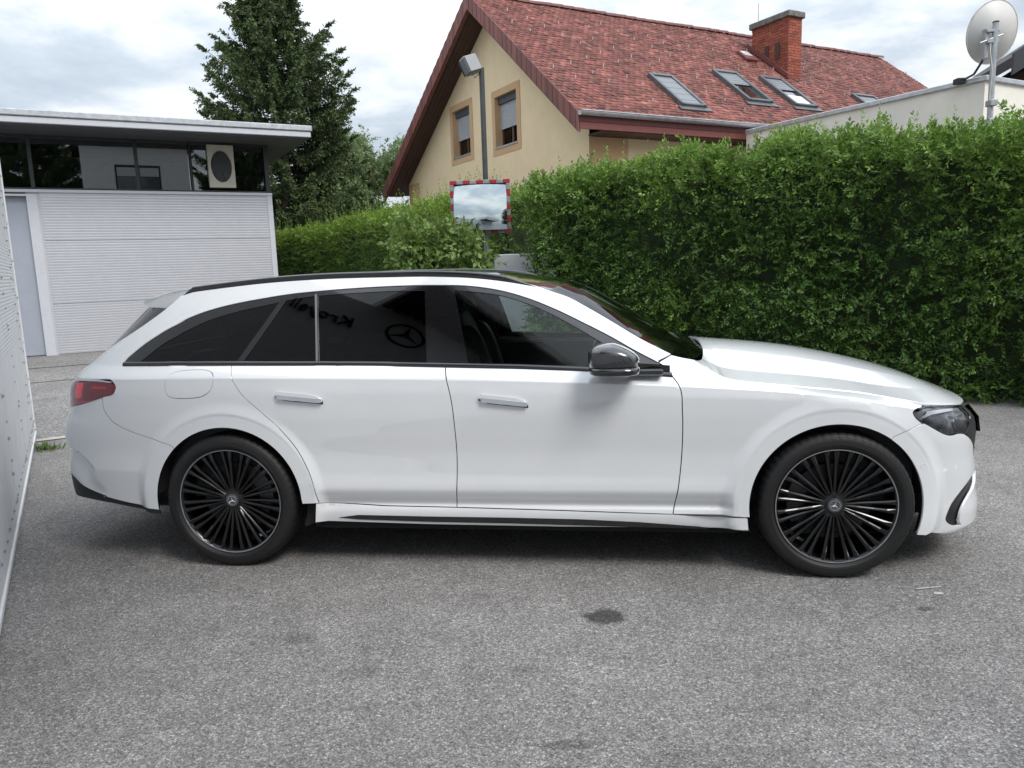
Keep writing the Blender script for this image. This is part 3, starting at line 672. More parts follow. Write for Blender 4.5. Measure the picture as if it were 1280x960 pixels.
def patch(name, outline, m, parent, fn=None, step=(.028, .016), gap=.0023, holes=(), off=0., flange=.014, side=1, join=False, extra=(), flip=False, label=None, edge=.35, feat=False):
    """smooth panel cut out of the body surface; side -1 mirrors it, join=True makes one panel of both halves"""
    fn = fn or S
    out = inset(dedup(outline), gap); loops = [out]+[inset(dedup(h), -gap) for h in holes]
    B = np.concatenate([np.array(l) for l in loops])
    lo, hi = B.min(0), B.max(0)
    gx = np.arange(lo[0]+step[0]/2, hi[0], step[0]); gy = np.arange(lo[1]+step[1]/2, hi[1], step[1])
    G = np.array([(x, y) for i, x in enumerate(gx) for y in gy+((i % 2)*.0)]) if len(gx) and len(gy) else np.zeros((0, 2))
    ex_ = list(extra)
    if feat and fn is S: ex_ += FEATURES
    if len(ex_):
        ex_ = np.array(ex_); ex_ = ex_[(ex_ > lo).all(1) & (ex_ < hi).all(1)]
    if len(ex_) and len(G):
        keep = np.ones(len(G), bool)
        for i in range(0, len(G), 2000): keep[i:i+2000] = (((G[i:i+2000, None]-ex_[None])**2).sum(-1)).min(1) > .011**2
        G = np.concatenate([G[keep], ex_])
    if len(G):
        ok = inpoly(out, G)
        for h in loops[1:]: ok &= ~inpoly(h, G)
        G = G[ok]
        if len(G):
            d = np.min([dist_to(l, G) for l in loops], axis=0); G = G[d > min(step)*(.08 if feat else .30)]
    A = np.concatenate([B, G]); ed = []; b = 0
    for l in loops: ed += [(b+i, b+(i+1) % len(l)) for i in range(len(l))]; b += len(l)
    r = delaunay_2d_cdt([Vector(p) for p in A], ed, [], 0, 1e-6)
    V2 = np.array([tuple(v) for v in r[0]]); T = np.array([tuple(f) for f in r[2]])
    c = V2[T].mean(1); ok = inpoly(out, c)
    for h in loops[1:]: ok &= ~inpoly(h, c)
    T = T[ok]
    a = V2[T]; ar = (a[:, 1, 0]-a[:, 0, 0])*(a[:, 2, 1]-a[:, 0, 1])-(a[:, 2, 0]-a[:, 0, 0])*(a[:, 1, 1]-a[:, 0, 1])
    T = np.where((ar < 0)[:, None], T[:, ::-1], T)
    P, n = surf_eval(fn, V2)
    ref = 1.0
    # outward: same side as +s for side panels, +z for top panels
    if (n[:, 1].mean() if fn is S else n[:, 2].mean()) < 0: n = -n; T = T[:, ::-1]
    if flip: n = -n; T = T[:, ::-1]
    P = P+n*off
    V = [P]; Nn = [n]; F = [tuple(t) for t in T]; cnt = len(P)
    if flange > 0:
        # map boundary loops to output verts by nearest
        for li, l in enumerate(loops):
            L = np.array(l); Pb, nb = surf_eval(fn, L)
            if n[0] @ surf_eval(fn, V2[:1])[1][0] < 0: nb = -nb
            Pb = Pb+nb*off; k = len(L)
            tang = np.roll(Pb, -1, 0)-np.roll(Pb, 1, 0); outw = np.cross(tang, nb); outw /= np.linalg.norm(outw, axis=1, keepdims=True)+1e-12
            cen = Pb.mean(0)
            s_ = 1 if area2(l) > 0 else -1
            # outward direction test in parameter space
            tst = inset(l, .004 if li == 0 else -.004); Pt = fn(np.array(tst)[:, 0], np.array(tst)[:, 1])
            sg = np.sign(((Pb-nb*off-Pt)*outw).sum(1)); sg[sg == 0] = 1; outw *= np.median(sg)
            if li > 0: pass
            nm1 = nb*(1-edge)+outw*edge; nm1 /= np.linalg.norm(nm1, axis=1, keepdims=True)
            nm2 = outw
            V += [Pb, Pb-nb*flange-outw*flange*.15]; Nn += [nm1, nm2]
            q = []
            for i in range(k):
                j = (i+1) % k; f = (cnt+i, cnt+j, cnt+k+j, cnt+k+i); q.append(f)
            VV = np.concatenate([Pb, V[-1]]); f0 = q[0]; w = [VV[t-cnt] for t in f0]
            nn = np.cross(w[1]-w[0], w[2]-w[0])
            if nn @ outw[0] < 0: q = [f[::-1] for f in q]
            F += q; cnt += 2*k
    V = np.concatenate(V); Nn = np.concatenate(Nn)
    V = V*np.array([1, -1, 1]); Nn = Nn*np.array([1, -1, 1]); F = [f[::-1] for f in F]      # s to the right is -y
    def mir(V, Nn, F): return V*np.array([1, -1, 1]), Nn*np.array([1, -1, 1]), [f[::-1] for f in F]
    if join:
        V2_, N2_, F2_ = mir(V, Nn, F); o_ = len(V)
        V = np.concatenate([V, V2_]); Nn = np.concatenate([Nn, N2_]); F = F+[tuple(i+o_ for i in f) for f in F2_]
    elif side < 0: V, Nn, F = mir(V, Nn, F)
    me = mesh_from(name, V, F, True, Nn); o = link(name, me, m, parent)
    if label: o['label'] = label
    return o


# feature lines that the panel meshes follow: shoulder crease, lower door crease, wheel arch lips, bumper pocket
FEATURES = []
for p in np.arange(-2.7, 2.15, .016):
    for d in (-.014, -.007, -.002)+((.002, .007, .014, .026, .040, .052) if p < .8 else ()): FEATURES.append((float(p), float(zcf(p))+d))
    if p >= .8:
        for t_ in (.06, .16, .30, .46, .62, .78, .92): FEATURES.append((float(p), float(zcf(p)+(zuf(p)-zcf(p))*t_)))
    if -1.5 < p < 1.1:
        for d in (.292, .300, .308, .316, .324, .332, .340, .348, .358, .405, .416, .424, .436): FEATURES.append((float(p), d))
for cx_ in (WBH, -WBH):
    for r_ in (RA+.012, RA+.03, RA+.046, RA+.055, RA+.0605, RA+.066, RA+.0715, RA+.077, RA+.083, RA+.09, RA+.11, RA+.135, RA+.165, RA+.19):
        k_ = int(r_*3.6/.013)
        FEATURES += arch(cx_, r_, -15, 195, k_)
for d_ in (-.004, .002, .010, .018, .026, .04):
    q_ = np.array(sm([tuple(t) for t in PKT], .014)); t_ = np.gradient(q_, axis=0); t_ /= np.linalg.norm(t_, axis=1, keepdims=True)
    FEATURES += [tuple(v) for v in q_+np.stack([t_[:, 1], -t_[:, 0]], 1)*d_]
# ================================================================== house with red tiled roof
M_cream = mat('cream_render', (.84, .67, .43), .9, noise=.06, nscale=2.5, bump=.12, bscale=120)
M_peach = mat('peach_render', (.60, .39, .215), .9, noise=.06, nscale=3)
M_tile = mat('roof_tile', (1, 1, 1), .62, attr='col', noise=.45, nscale=1.7, bump=.35, bscale=60)
M_slate = mat('verge_slate_red', (1, 1, 1), .6, attr='col', noise=.15, nscale=5)
M_redw = mat('red_boards', (.15, .042, .036), .55, noise=.2, nscale=6)
M_soffw = mat('brown_soffit', (.060, .026, .020), .6, noise=.2, nscale=6)
M_lead = mat('lead_grey', (.13, .14, .15), .45, .4, noise=.3, nscale=10)
M_shut = mat('shutter_grey', (.48, .49, .52), .5)
M_box = mat('shutter_box', (.07, .08, .09), .5)
M_wframe = mat('brown_window', (.085, .035, .024), .45)
M_pane = mat('window_dark', (.012, .013, .014), .04, coat=1)
M_curt = mat('curtain', (.30, .29, .27), .9)
H0 = Vector((1.8653, 17.0, 0))
ho = empty('house', H0, lrz(), 'cream house with steep red tiled roof and two shuttered gable windows', 'house')
# local: x along the ridge (away right), y across the gable to the left; gable wall at x=0, eave walls at y=0 and y=10.84
EAVE, SL, YR, ZR = 4.56, .77, 4.34, 8.387
SL2 = (ZR-4.23)/(11.47-YR); YL = 10.84; XE = 15.70; OV = .70; TH = .26
zr_in = lambda y: (EAVE+SL*(y+.63) if y < YR else 4.23+SL2*(11.47-y))-TH
# gable wall with the window openings
wins = [(2.98, 4.52, 4.40, 6.06), (5.70, 7.23, 4.50, 6.19)]      # y0,y1,z0,z1 outer edge of the painted surround
holes = []
for y0, y1, z0, z1 in wins: holes.append((y0+.20, y1-.17, z0+.20, z1-.17))
def plane_patch(name, poly, hs, fn, m, parent):
    pts = [Vector(p) for p in poly]; ed = [(i, (i+1) % len(poly)) for i in range(len(poly))]; b0 = len(poly)
    for h in hs: pts += [Vector(p) for p in h]; ed += [(b0+i, b0+(i+1) % len(h)) for i in range(len(h))]; b0 += len(h)
    r = delaunay_2d_cdt(pts, ed, [], 0, 1e-6); V2 = np.array([tuple(v) for v in r[0]]); T = np.array([tuple(f) for f in r[2]])
    c = V2[T].mean(1); ok = inpoly(poly, c)
    for h in hs: ok &= ~inpoly(h, c)
    me = mesh_from(name, [fn(*v) for v in V2], [tuple(t) for t in T[ok]]); return link(name, me, m, parent)
gpoly = [(0, 0), (YL, 0), (YL, zr_in(YL)), (YR, ZR-TH), (0, zr_in(0))]
def rect(y0, y1, z0, z1): return [(y0, z0), (y1, z0), (y1, z1), (y0, z1)]
gw = plane_patch('gable_wall', gpoly, [rect(*h) for h in holes], lambda y, z: (0, y, z), M_cream, ho)
b = MB(); b.box((.02, 0.0, 0), (XE-.8, .22, 4.26)); b.box((.02, YL-.22, 0), (XE-.8, YL, 3.9)); b.box((XE-.9, .22, 0), (XE-.8, YL-.22, 4.0)); b.build('side_wall', M_cream, ho)
b = MB(); b.box((-.012, -.012, 0), (1.05, 0.0, 4.21)); b.build('corner_band', M_peach, ho)
b = MB(); b.box((-.008, YL-.95, 0), (-.002, YL+.004, zr_in(YL)-.02)); b.build('corner_band', M_peach, ho)
for (y0, y1, z0, z1), (a0, a1, c0, c1) in zip(wins, holes):
    w = bpy.data.objects.new('window', None); COL.objects.link(w); w.parent = ho
    plane_patch('surround', rect(y0, y1, z0, z1), [rect(a0, a1, c0, c1)], lambda y, z: (-.010, y, z), M_peach, w)
    b = MB(); t = .02
    for q in (((a0, c0-0), (a1, c0)), ((a1, c0), (a1, c1)), ((a1, c1), (a0, c1)), ((a0, c1), (a0, c0))):
        (ya, za), (yb, zb) = q; b.add([(-.010, ya, za), (-.010, yb, zb), (.24, yb, zb), (.24, ya, za)], [(0, 1, 2, 3)])
    b.build('reveal', M_peach, w)
    b = MB(); b.box((-.03, a0-.02, c0-.03), (.24, a1+.02, c0+.012)); b.build('sill', M_zinc, w)
    b = MB(); b.box((.10, a0, c1-.17), (.24, a1, c1)); b.build('shutter_box', M_box, w)
    zs0 = c0+(c1-c0)*.37; k = 16
    me = None
    for i in range(k):
        if me is None:
            q = MB(); hgt = (c1-.17-zs0)/k; q.add([(0, a0-a0, 0), (0, a1-a0, 0), (-.012, a1-a0, hgt*.5), (-.012, 0, hgt*.5), (0, 0, hgt*.93), (0, a1-a0, hgt*.93)], [(0, 1, 2, 3), (3, 2, 5, 4)]); me = mesh_from('shutter_slat', q.V, q.F)
        o = link('shutter_slat', me, M_shut, w); o.location = (.17, a0, zs0+i*hgt)
    b = MB(); b.box((.20, a0, c0), (.25, a0+.08, zs0+.05)); b.box((.20, a1-.08, c0), (.25, a1, zs0+.05)); b.box((.20, (a0+a1)/2-.05, c0), (.25, (a0+a1)/2+.05, zs0+.05)); b.box((.20, a0+.08, c0+.012), (.245, a1-.08, c0+.075)); b.build('frame', M_wframe, w)
    b = MB(); b.box((.225, a0+.05, c0+.05), (.23, a1-.05, zs0+.05)); b.build('pane', glass('house_glass', (.5, .5, .5)), w)
    b = MB(); n = 16; V = []; F = []
    for i in range(n+1):
        yy = a0+.08+(a1-a0-.16)*i/n; dx = .03*(i % 2); 
        V += [(.32+dx, yy, c0), (.32+dx, yy, zs0+.1)]
    b.add(V, [(2*i, 2*i+2, 2*i+3, 2*i+1) for i in range(n) if i not in (6, 7, 8, 3)]); b.build('curtain', M_curt, w)
    b = MB(); b.box((.5, a0-.2, c0-.2), (.55, a1+.2, c1)); b.build('room_back', M_room, w)
# roof deck, two slopes
b = MB()
def slopept(x, y, dz=0):
    z = (EAVE+SL*(y+.63)) if y <= YR else 4.23+SL2*(11.47-y); return (x, y, z+dz)
rd_ = MB(); rd_.prism([slopept(-OV+.02, -.63, -.05), slopept(XE, -.63, -.05), slopept(XE, YR, -.05), slopept(-OV+.02, YR, -.05)], (0, 0, -.16))
rd_.prism([slopept(-OV+.02, YR, -.05), slopept(XE, YR, -.05), slopept(XE, 11.47, -.05), slopept(-OV+.02, 11.47, -.05)], (0, 0, -.16))
roof = rd_.build('roof', M_soffw, ho)
# tiles: every row overlaps the one below
def tiles(yA, zA, yB, zB, x0, x1, tw, ex, skip=()):
    L = math.hypot(yB-yA, zB-zA); nr = int(L/ex)+1; nc = int((x1-x0)/tw)+1
    d = np.array([0, (yB-yA)/L, (zB-zA)/L]); nrm = np.array([0, -d[2], d[1]]) if yB > yA else np.array([0, d[2], -d[1]])
    Vs = []; Fs = []; Cs = []; k = 0
    base = np.array([.215, .070, .056])
    for r in range(nr):
        off = (r % 2)*tw/2
        for c in range(nc):
            xa = x0+c*tw-off; xb = xa+tw-.008
            xa2, xb2 = max(xa, x0), min(xb, x1)
            if xb2-xa2 < .03: continue
            s0 = r*ex+RNG.normal(0, .006); s1 = min(s0+ex*1.6, L+.02)
            lift = .030+RNG.normal(0, .004); th = .020; tilt = RNG.normal(0, .004)
            o = np.array([0, yA, zA])
            def P(x, s, h): return o+np.array([x, 0, 0])+d*s+nrm*h
            sag = .02 if True else 0
            Vs += [P(xa2, s0, lift+tilt), P(xb2, s0, lift-tilt), P(xb2, s1, .004), P(xa2, s1, .004), P(xa2, s0, lift-th+tilt), P(xb2, s0, lift-th-tilt), P(xb2, s1, -.01), P(xa2, s1, -.01), P((xa2+xb2)/2, s0-.022, lift), P((xa2+xb2)/2, s0-.022, lift-th)]
            Fs += [(0, 8, 1), (0, 1, 2), (0, 2, 3), (4, 9, 8), (4, 8, 0), (9, 5, 1), (9, 1, 8), (1, 5, 6), (1, 6, 2), (0, 3, 7), (0, 7, 4)]
            Fs[-11:] = [tuple(i+k for i in f) for f in Fs[-11:]]; k += 10
            v = RNG.uniform(.65, 1.35); t_ = RNG.uniform()
            cc = base*v
            if t_ < .10: cc = cc*.60
            elif t_ > .93: cc = cc*1.3+np.array([.03, .03, .028])
            Cs += [cc]*10
    return np.array(Vs), np.array(Fs), np.array(Cs)
V1, F1, C1 = tiles(-.63-.03, EAVE-.02, YR, ZR, -OV, XE, .165, .135)
me = np_mesh('roof_tiles', V1, F1, C1); o = link('roof_tiles', me, M_tile, roof); o['kind'] = 'stuff'
V1, F1, C1 = tiles(11.50, 4.21, YR, ZR, -OV, XE, .37, .31)
me = np_mesh('roof_tiles', V1, F1[:, ::-1], C1); o = link('roof_tiles', me, M_tile, roof); o['kind'] = 'stuff'
rm = None
for k in range(46):
    if rm is None:
        q = MB(); n = 8; V = []; F = []
        for xx, r in ((0, .12), (.36, .135)):
            for i in range(n+1):
                a = math.pi*i/n; V.append((xx, r*math.cos(a), r*.8*math.sin(a)))
        F = [(i, i+1, n+2+i, n+1+i) for i in range(n)]; q.add(V, F, (.13, .042, .036)); rm = q
    x = -OV+k*.357
    o = rm.build('ridge_tile', M_tile, roof, col=True) if k == 0 else link('ridge_tile', ridge_me, M_tile, roof)
    if k == 0: ridge_me = o.data
    o.location = (x, YR, ZR-.02+random.uniform(-.01, .012))
# snow guards in staggered rows
V = []; F = []; sg_ = MB()
for r in range(12):
    for c in range(17):
        s = .75+r*.42+RNG.normal(0, .02); x = -.2+c*.95+((r*5) % 3)*.32+RNG.normal(0, .03)
        y = -.63+s*math.cos(math.atan(SL)); p = Vector(slopept(x, y, .05))
        if 2.2 < x < 3.6 and y < 1.3 or 4.8 < x < 8.2 and .1 < y < 1.9 or y > YR-.4: continue
        if RNG.uniform() < .25: continue
        sg_.prism([p+Vector((-.012, 0, -.02)), p+Vector((.012, 0, -.02)), p+Vector((.012, -.012, .055)), p+Vector((-.012, -.012, .055))], (0, .018, .004))
sg_.build('snow_guards', mat('snow_guard_metal', (.50, .46, .42), .5, .3), roof, kind='stuff')
# verge slates on the front edge
def verge(ya, za, yb, zb, n, sidew):
    me = None
    for k in range(n):
        y0 = ya+(yb-ya)*k/n; y1 = ya+(yb-ya)*(k+1)/n; z0 = za+(zb-za)*k/n; z1 = za+(zb-za)*(k+1)/n
        cc = np.array([.20, .075, .062])*RNG.uniform(.75, 1.25)
        q = MB(); x = -OV-.02-.008*(k % 2)
        dy = (y1-y0)*.02
        q.prism([(x, y0+dy, z0+.04), (x, y1-dy, z1+.04), (x, y1-dy, z1-.36), (x, y0+dy, z0-.36)], (.02, 0, 0), tuple(cc))
        q.build('verge_slate', M_slate, roof, col=True)
verge(-.66, EAVE-.03, YR, ZR-.01, 46, 0)
verge(11.52, 4.20, YR, ZR-.01, 52, 0)
b = MB(); b.prism([slopept(-OV+.002, -.6, -.05), slopept(-OV+.002, YR, -.05), slopept(-OV+.002, YR, -.40), slopept(-OV+.002, -.6, -.40)], (.06, 0, 0)); b.prism([slopept(-OV+.002, 11.45, -.05), slopept(-OV+.002, YR+.003, -.05), slopept(-OV+.002, YR+.003, -.40), slopept(-OV+.002, 11.45, -.40)], (.06, 0, 0)); b.build('verge_board', M_redw, roof)
# boarded soffit under the gable overhang
for (ya, yb) in ((-.6, YR), (YR, 11.45)):
    k = 5
    for i in range(k):
        x0 = -OV+.065+i*(OV-.07)/k; x1 = x0+(OV-.07)/k-.008
        q = MB(); q.prism([slopept(x0, ya, -.235-.004*(i % 2)), slopept(x1, ya, -.235-.004*(i % 2)), slopept(x1, yb, -.235-.004*(i % 2)), slopept(x0, yb, -.235-.004*(i % 2))], (0, 0, -.02)); q.build('soffit_board', M_soffw, roof)
# boxed eaves and gutter
for i in range(2):
    b = MB(); b.box((-OV+.012, -.668+.006*(i % 2), 4.235+i*.145), (XE-.05, -.636, 4.235+i*.145+.14), ch=.006); b.build('eaves_board', M_redw, ho)
b = MB(); b.box((-.02, -.635, 4.22), (XE-.05, -.0, 4.26)); b.build('eaves_soffit', M_soffw, ho)
b = MB(); n = 10; V = []; F = []
for x in (-OV-.03, XE):
    for i in range(n+1):
        a = math.pi+math.pi*i/n; V.append((x, -.735+.085*math.cos(a), 4.575+.085*math.sin(a)))
F = [(i, i+1, n+2+i, n+1+i) for i in range(n)]+[tuple(range(n+1))]
b.add(V, F); b.tube([(-OV-.03, -.82, 4.58), (XE, -.82, 4.58)], .012, 6); gt = b.build('gutter', M_zinc, ho)
# roof windows
def roofM(x, s):
    """matrix on the right-hand slope: local x along the eave, y up the slope, z out"""
    c = math.cos(math.atan(SL)); sn = math.sin(math.atan(SL))
    M = Matrix(((1, 0, 0), (0, c, -sn), (0, sn, c))).to_4x4(); M.translation = Vector((x, -.63+s*c, EAVE+s*sn)); return M
def skylight(x0, x1, ya, yb, blind, bright):
    c = math.cos(math.atan(SL)); s0 = (ya+.63)/c; s1 = (yb+.63)/c
    q = bpy.data.objects.new('roof_window', None); COL.objects.link(q); q.parent = roof; q.matrix_local = roofM(x0, s0)
    W = x1-x0; Ln = s1-s0; h = .13
    def bx(name, lo, hi, m, ch=.0):
        bb = MB(); bb.box(lo, hi, ch=ch); return bb.build(name, m, q)
    bb = MB(); bb.box((0, 0, .0), (.09, Ln, h), ch=.01); bb.box((W-.09, 0, 0), (W, Ln, h), ch=.01); bb.box((.09, Ln-.11, 0), (W-.09, Ln, h+.012), ch=.01); bb.box((.09, 0, 0), (W-.09, .09, h-.01), ch=.01); bb.build('window_frame', M_lead, q)
    bx('flashing', (-.10, -.16, .035), (W+.10, -.002, .062), M_lead)
    bx('pane', (.08, .08, .05), (W-.08, Ln-.10, .07), mat('roof_pane', (.02, .022, .025), .03, coat=1))
    if blind > 0:
        k = 9; L2 = (Ln-.2)*blind
        for i in range(k):
            bx('blind_slat', (.095, Ln-.11-L2*(i+1)/k+.006, .085), (W-.095, Ln-.11-L2*i/k, .098+.003*(i % 2)), M_shutr)
    if bright: bx('light_blind', (.1, .12, .0712), (W-.1, .12+(Ln-.2)*.34, .076), mat('white_blind', (.7, .7, .7), .4))
M_shutr = mat('blind_grey', (.20, .215, .23), .45, .3)
skylight(2.48, 3.24, -.12, 1.12, 1.0, False)
skylight(5.10, 5.98, .38, 1.70, .45, False)
skylight(6.80, 7.66, .38, 1.68, .45, True)
skylight(10.15, 11.15, .20, 1.30, .8, False)
# hatch
q = MB(); q.box((0, 0, 0), (.42, .55, .12), ch=.02); hh = q.build('roof_hatch', M_redw, roof); hh.matrix_local = roofM(7.35, (2.62+.63)/math.cos(math.atan(SL)))
q = MB(); q.box((.06, .22, .122), (.36, .50, .128)); q.build('hatch_glass', mat('hatch_pane', (.5, .52, .55), .1), hh)
# chimney: bricks laid one by one in the outer skin
M_brick = mat('chimney_brick', (1, 1, 1), .85, attr='col', noise=.2, nscale=10)
M_mort = mat('mortar', (.33, .25, .21), .95)
x0, x1, y0, y1, zb, zt = 8.26, 8.80, 1.92, 3.30, 5.9, 8.22
b = MB(); b.box((x0+.012, y0+.012, zb), (x1-.012, y1-.012, zt)); ch_ = b.build('chimney', M_mort, roof)
b = MB(); bh = .075; r = 0; z = zb
while z < zt-.02:
    def course(axis, a0, a1, fixed, sgn):
        p = a0-(.125 if r % 2 else 0)
        while p < a1-.02:
            q0, q1 = max(p, a0), min(p+.24, a1)
            if q1-q0 > .03:
                c_ = tuple(np.array([.29, .080, .048])*RNG.uniform(.65, 1.2)); j = RNG.uniform(0, .006)
                lo = [0, 0, z]; hi = [0, 0, z+bh-.010]
                lo[axis] = q0; hi[axis] = q1; o2 = 1-axis
                lo[o2], hi[o2] = (fixed-j, fixed+.03) if sgn < 0 else (fixed-.03, fixed+j)
                b.box(lo, hi, c=c_)
            p += .25
    course(1, y0, y1, x0, -1); course(1, y0, y1, x1, 1); course(0, x0+.031, x1-.031, y0, -1); course(0, x0+.031, x1-.031, y1, 1)
    z += bh; r += 1
b.build('bricks', M_brick, ch_, kind='stuff', col=True)
b = MB(); b.box((x0-.07, y0-.07, zt), (x1+.07, y1+.07, zt+.17), ch=.02); b.build('chimney_cap', mat('cap_concrete', (.17, .165, .15), .95, noise=.5, nscale=6, bump=.5, bscale=40), ch_)
for yy in (2.62, 2.22):
    b = MB(); b.box((x0-.02, yy, 7.15+(.0)), (x0+.01, yy+.16, 7.62)); b.build('soot_door', M_soffw, ch_)
b = MB(); b.prism([slopept(x0-.10, y0-.1, .06), slopept(x0+.02, y0-.1, .06), slopept(x0+.02, y1+.1, .06), slopept(x0-.10, y1+.1, .06)], (0, 0, .14)); b.build('chimney_flashing', M_redw, ch_)
b = MB(); b.tube([(x0+.15, y1-.1, zt+.15), (x0+.15, y1-.1, zt+.75)], .012, 5); b.build('lightning_rod', M_zinc, ch_)

# ================================================================== white flat-roofed annex at the right end of the house
A0 = H0+EV*3.86+GV*(-.80)
M_annex = mat('annex_white', (.70, .67, .60), .9, noise=.08, nscale=2, bump=.1, bscale=90)
an = empty('annex', A0, lrz(), 'white flat roofed annex with a grey parapet edge in front of the tiled roof', 'building')
b = MB(); b.box((0, -5.42, 3.55), (.30, -.02, 4.33)); b.box((.30, -5.42, 3.55), (14, -5.12, 4.33)); b.build('parapet', M_annex, an)
b = MB(); b.box((-.05, -5.47, 4.33), (.36, -.02, 4.42), ch=.012); b.box((.36, -5.47, 4.33), (14, -5.06, 4.418), ch=.012); b.build('coping', M_zinc, an)
b = MB(); b.box((.04, -5.38, 0), (13.9, -.05, 3.55)); b.build('wall', M_redw, an)
b = MB(); b.box((.3, -5.1, 4.0), (13.9, -.1, 4.05)); b.build('flat_roof', M_lead, an)

# ---- satellite dish on its pole at the annex corner
DP = A0+EV*.02+GV*(-5.50)
ds = empty('satellite_dish', (8.10, 13.05, 0), 0, 'large pale round satellite dish seen from behind on a steel pole at the annex corner', 'satellite dish')
M_dish = mat('dish_paint', (.50, .49, .47), .5, noise=.06, nscale=4); M_galv = mat('galvanised', (.36, .38, .39), .42, .6, noise=.25, nscale=12)
n = 40; rr = 9; V = []; F = []
for i in range(rr+1):
    r = .475*i/rr
    for k in range(n):
        a = 2*math.pi*k/n; V.append((r*math.cos(a)*.97, .21*(r/.475)**2, r*math.sin(a)*1.04))
for i in range(rr):
    for k in range(n): F.append((i*n+k, i*n+(k+1) % n, (i+1)*n+(k+1) % n, (i+1)*n+k))
MD = Matrix.Translation((.24, .16, 5.08)) @ Matrix.Rotation(rad(8), 4, 'Z') @ Matrix.Rotation(rad(12), 4, 'X')
b = MB(); b.add([tuple(MD @ Vector(v)) for v in V], F); dd = b.build('dish', M_dish, ds, smooth=True)
b = MB(); ring = [tuple(MD @ Vector((.475*.97*math.cos(t), .21, .475*1.04*math.sin(t)))) for t in np.linspace(0, 2*math.pi, 49)]; b.tube(ring, .014, 6, cap=False); b.build('rim', M_dish, dd, smooth=True)
b = MB(); b.tube([(.04, .0, 3.2), (.04, .0, 5.18)], .045, 14); b.build('pole', M_galv, ds)
b = MB(); b.tube([(.04, 0, 5.17), (.04, 0, 5.19)], .05, 12); b.build('pole_cap', M_dark, ds)
b = MB(); b.box((-.10, .02, 4.62), (-.03, .14, 5.10), ch=.01); b.box((-.09, -.03, 4.85), (.10, .04, 4.92), ch=.008); b.box((-.10, -.03, 5.02), (.10, .05, 5.07), ch=.008); b.tube([(-.2, 0, 4.86), (.16, -.02, 4.98)], .014, 6); b.build('bracket', M_galv, ds)
b = MB(); b.tube([(.0, .12, 4.72), (-.06, .35, 4.45), (-.12, .62, 4.40)], .02, 6); b.build('feed_arm', M_dark, ds)
b = MB(); b.box((-.22, .55, 4.35), (-.06, .70, 4.45), ch=.015); b.build('feed_horn', M_dark, ds)
b = MB(); b.tube([(-.02, .0, 4.9), (-.05, -.05, 4.7), (.0, -.06, 4.4), (.0, -.02, 3.9)], .008, 5); b.build('cable', mat('cable_cream', (.55, .53, .48), .6), ds)
for zc_ in (3.85, 3.55):
    b = MB(); b.box((-.02, -.10, zc_), (.10, .06, zc_+.10), ch=.01); b.build('wall_clamp', M_galv, ds)

# ---- dark gabled house beyond, top right corner
dk = empty('dark_house', (12.3, 18.5, 0), rad(-12), 'house with dark grey gable boards rising behind the satellite dish', 'house')
b = MB(); b.prism([(-.25, 0, 5.55), (8, 0, 10.6), (8, 0, 11.25), (-.25, 0, 6.05)], (0, .12, 0)); b.build('barge_board', mat('dark_boards', (.028, .03, .036), .6), dk)
b = MB(); b.prism([(-.2, .12, 5.75), (8, .12, 10.8), (8, .12, 11.1), (-.2, .12, 6.0)], (0, 8, 0)); b.build('roof', mat('dark_roof', (.03, .032, .036), .7), dk)
b = MB(); b.prism([(.5, .5, 0), (8, .5, 0), (8, .5, 10.4), (.5, .5, 5.9)], (0, 7, 0)); b.build('wall', mat('dark_wall', (.10, .075, .06), .9), dk)
b = MB(); b.prism([(.3, .12, 5.62), (8, .12, 10.3), (8, .12, 10.55), (.3, .12, 5.85)], (0, .38, 0)); b.build('soffit', mat('dark_soffit_boards', (.035, .028, .026), .7), dk)

# ================================================================== street furniture
M_post = mat('post_dark', (.055, .06, .058), .5, .3, noise=.2, nscale=10)
lp_ = empty('floodlight_post', (-.30, 11.8, 0), 0, 'slim dark lamp post carrying a grey floodlight in front of the cream gable', 'lamp post')
b = MB(); b.tube([(0, 0, 0), (0, 0, 4.42)], .041, 14); b.build('post', M_post, lp_)
b = MB(); b.tube([(0, 0, 4.40), (-.10, -.02, 4.43)], .022, 8); b.box((-.11, -.05, 4.36), (-.02, .05, 4.46), ch=.008); b.build('bracket', M_galv, lp_)
MF = Matrix.Translation((-.17, -.03, 4.45)) @ Matrix.Rotation(rad(-24), 4, 'Y') @ Matrix.Rotation(rad(35), 4, 'Z')
b = MB(); b.box((-.12, -.10, -.13), (.12, .06, .13), MF, ch=.02); b.build('lamp_head', mat('lamp_grey', (.16, .17, .175), .45, .4), lp_)
b = MB(); b.box((-.105, -.112, -.115), (.105, -.102, .115), MF, ch=.003); b.build('lamp_glass', mat('lamp_front', (.25, .26, .26), .1, coat=1), lp_)
for i in range(5):
    b = MB(); b.box((-.10+i*.05-.006, .06, -.11), (-.10+i*.05+.006, .10, .11), MF); b.build('cooling_fin', M_dark, lp_)
b = MB(); b.tube([(-.14, 0, 4.34), (-.10, -.01, 4.28), (-.04, -.02, 4.33), (0, -.04, 4.38)], .006, 5); b.build('cable', M_dark, lp_)

# traffic mirror
mr_ = empty('traffic_mirror', (-.36, 10.9, 0), rad(-4), 'rectangular traffic mirror with red and white edge among the hedges', 'traffic mirror')
W2, z0, z1 = .425, 1.95, 2.695; rc = .07
def rrect(w, za, zb_, r, k=6):
    P = []
    for cx_, cz_, a0 in ((w-r, zb_-r, 0), (-w+r, zb_-r, 90), (-w+r, za+r, 180), (w-r, za+r, 270)):
        for i in range(k+1):
            a = rad(a0+90*i/k); P.append((cx_+r*math.cos(a), cz_+r*math.sin(a)))
    return P
oi = rrect(W2, z0, z1, .04); ii = rrect(W2-.058, z0+.058, z1-.058, .075)
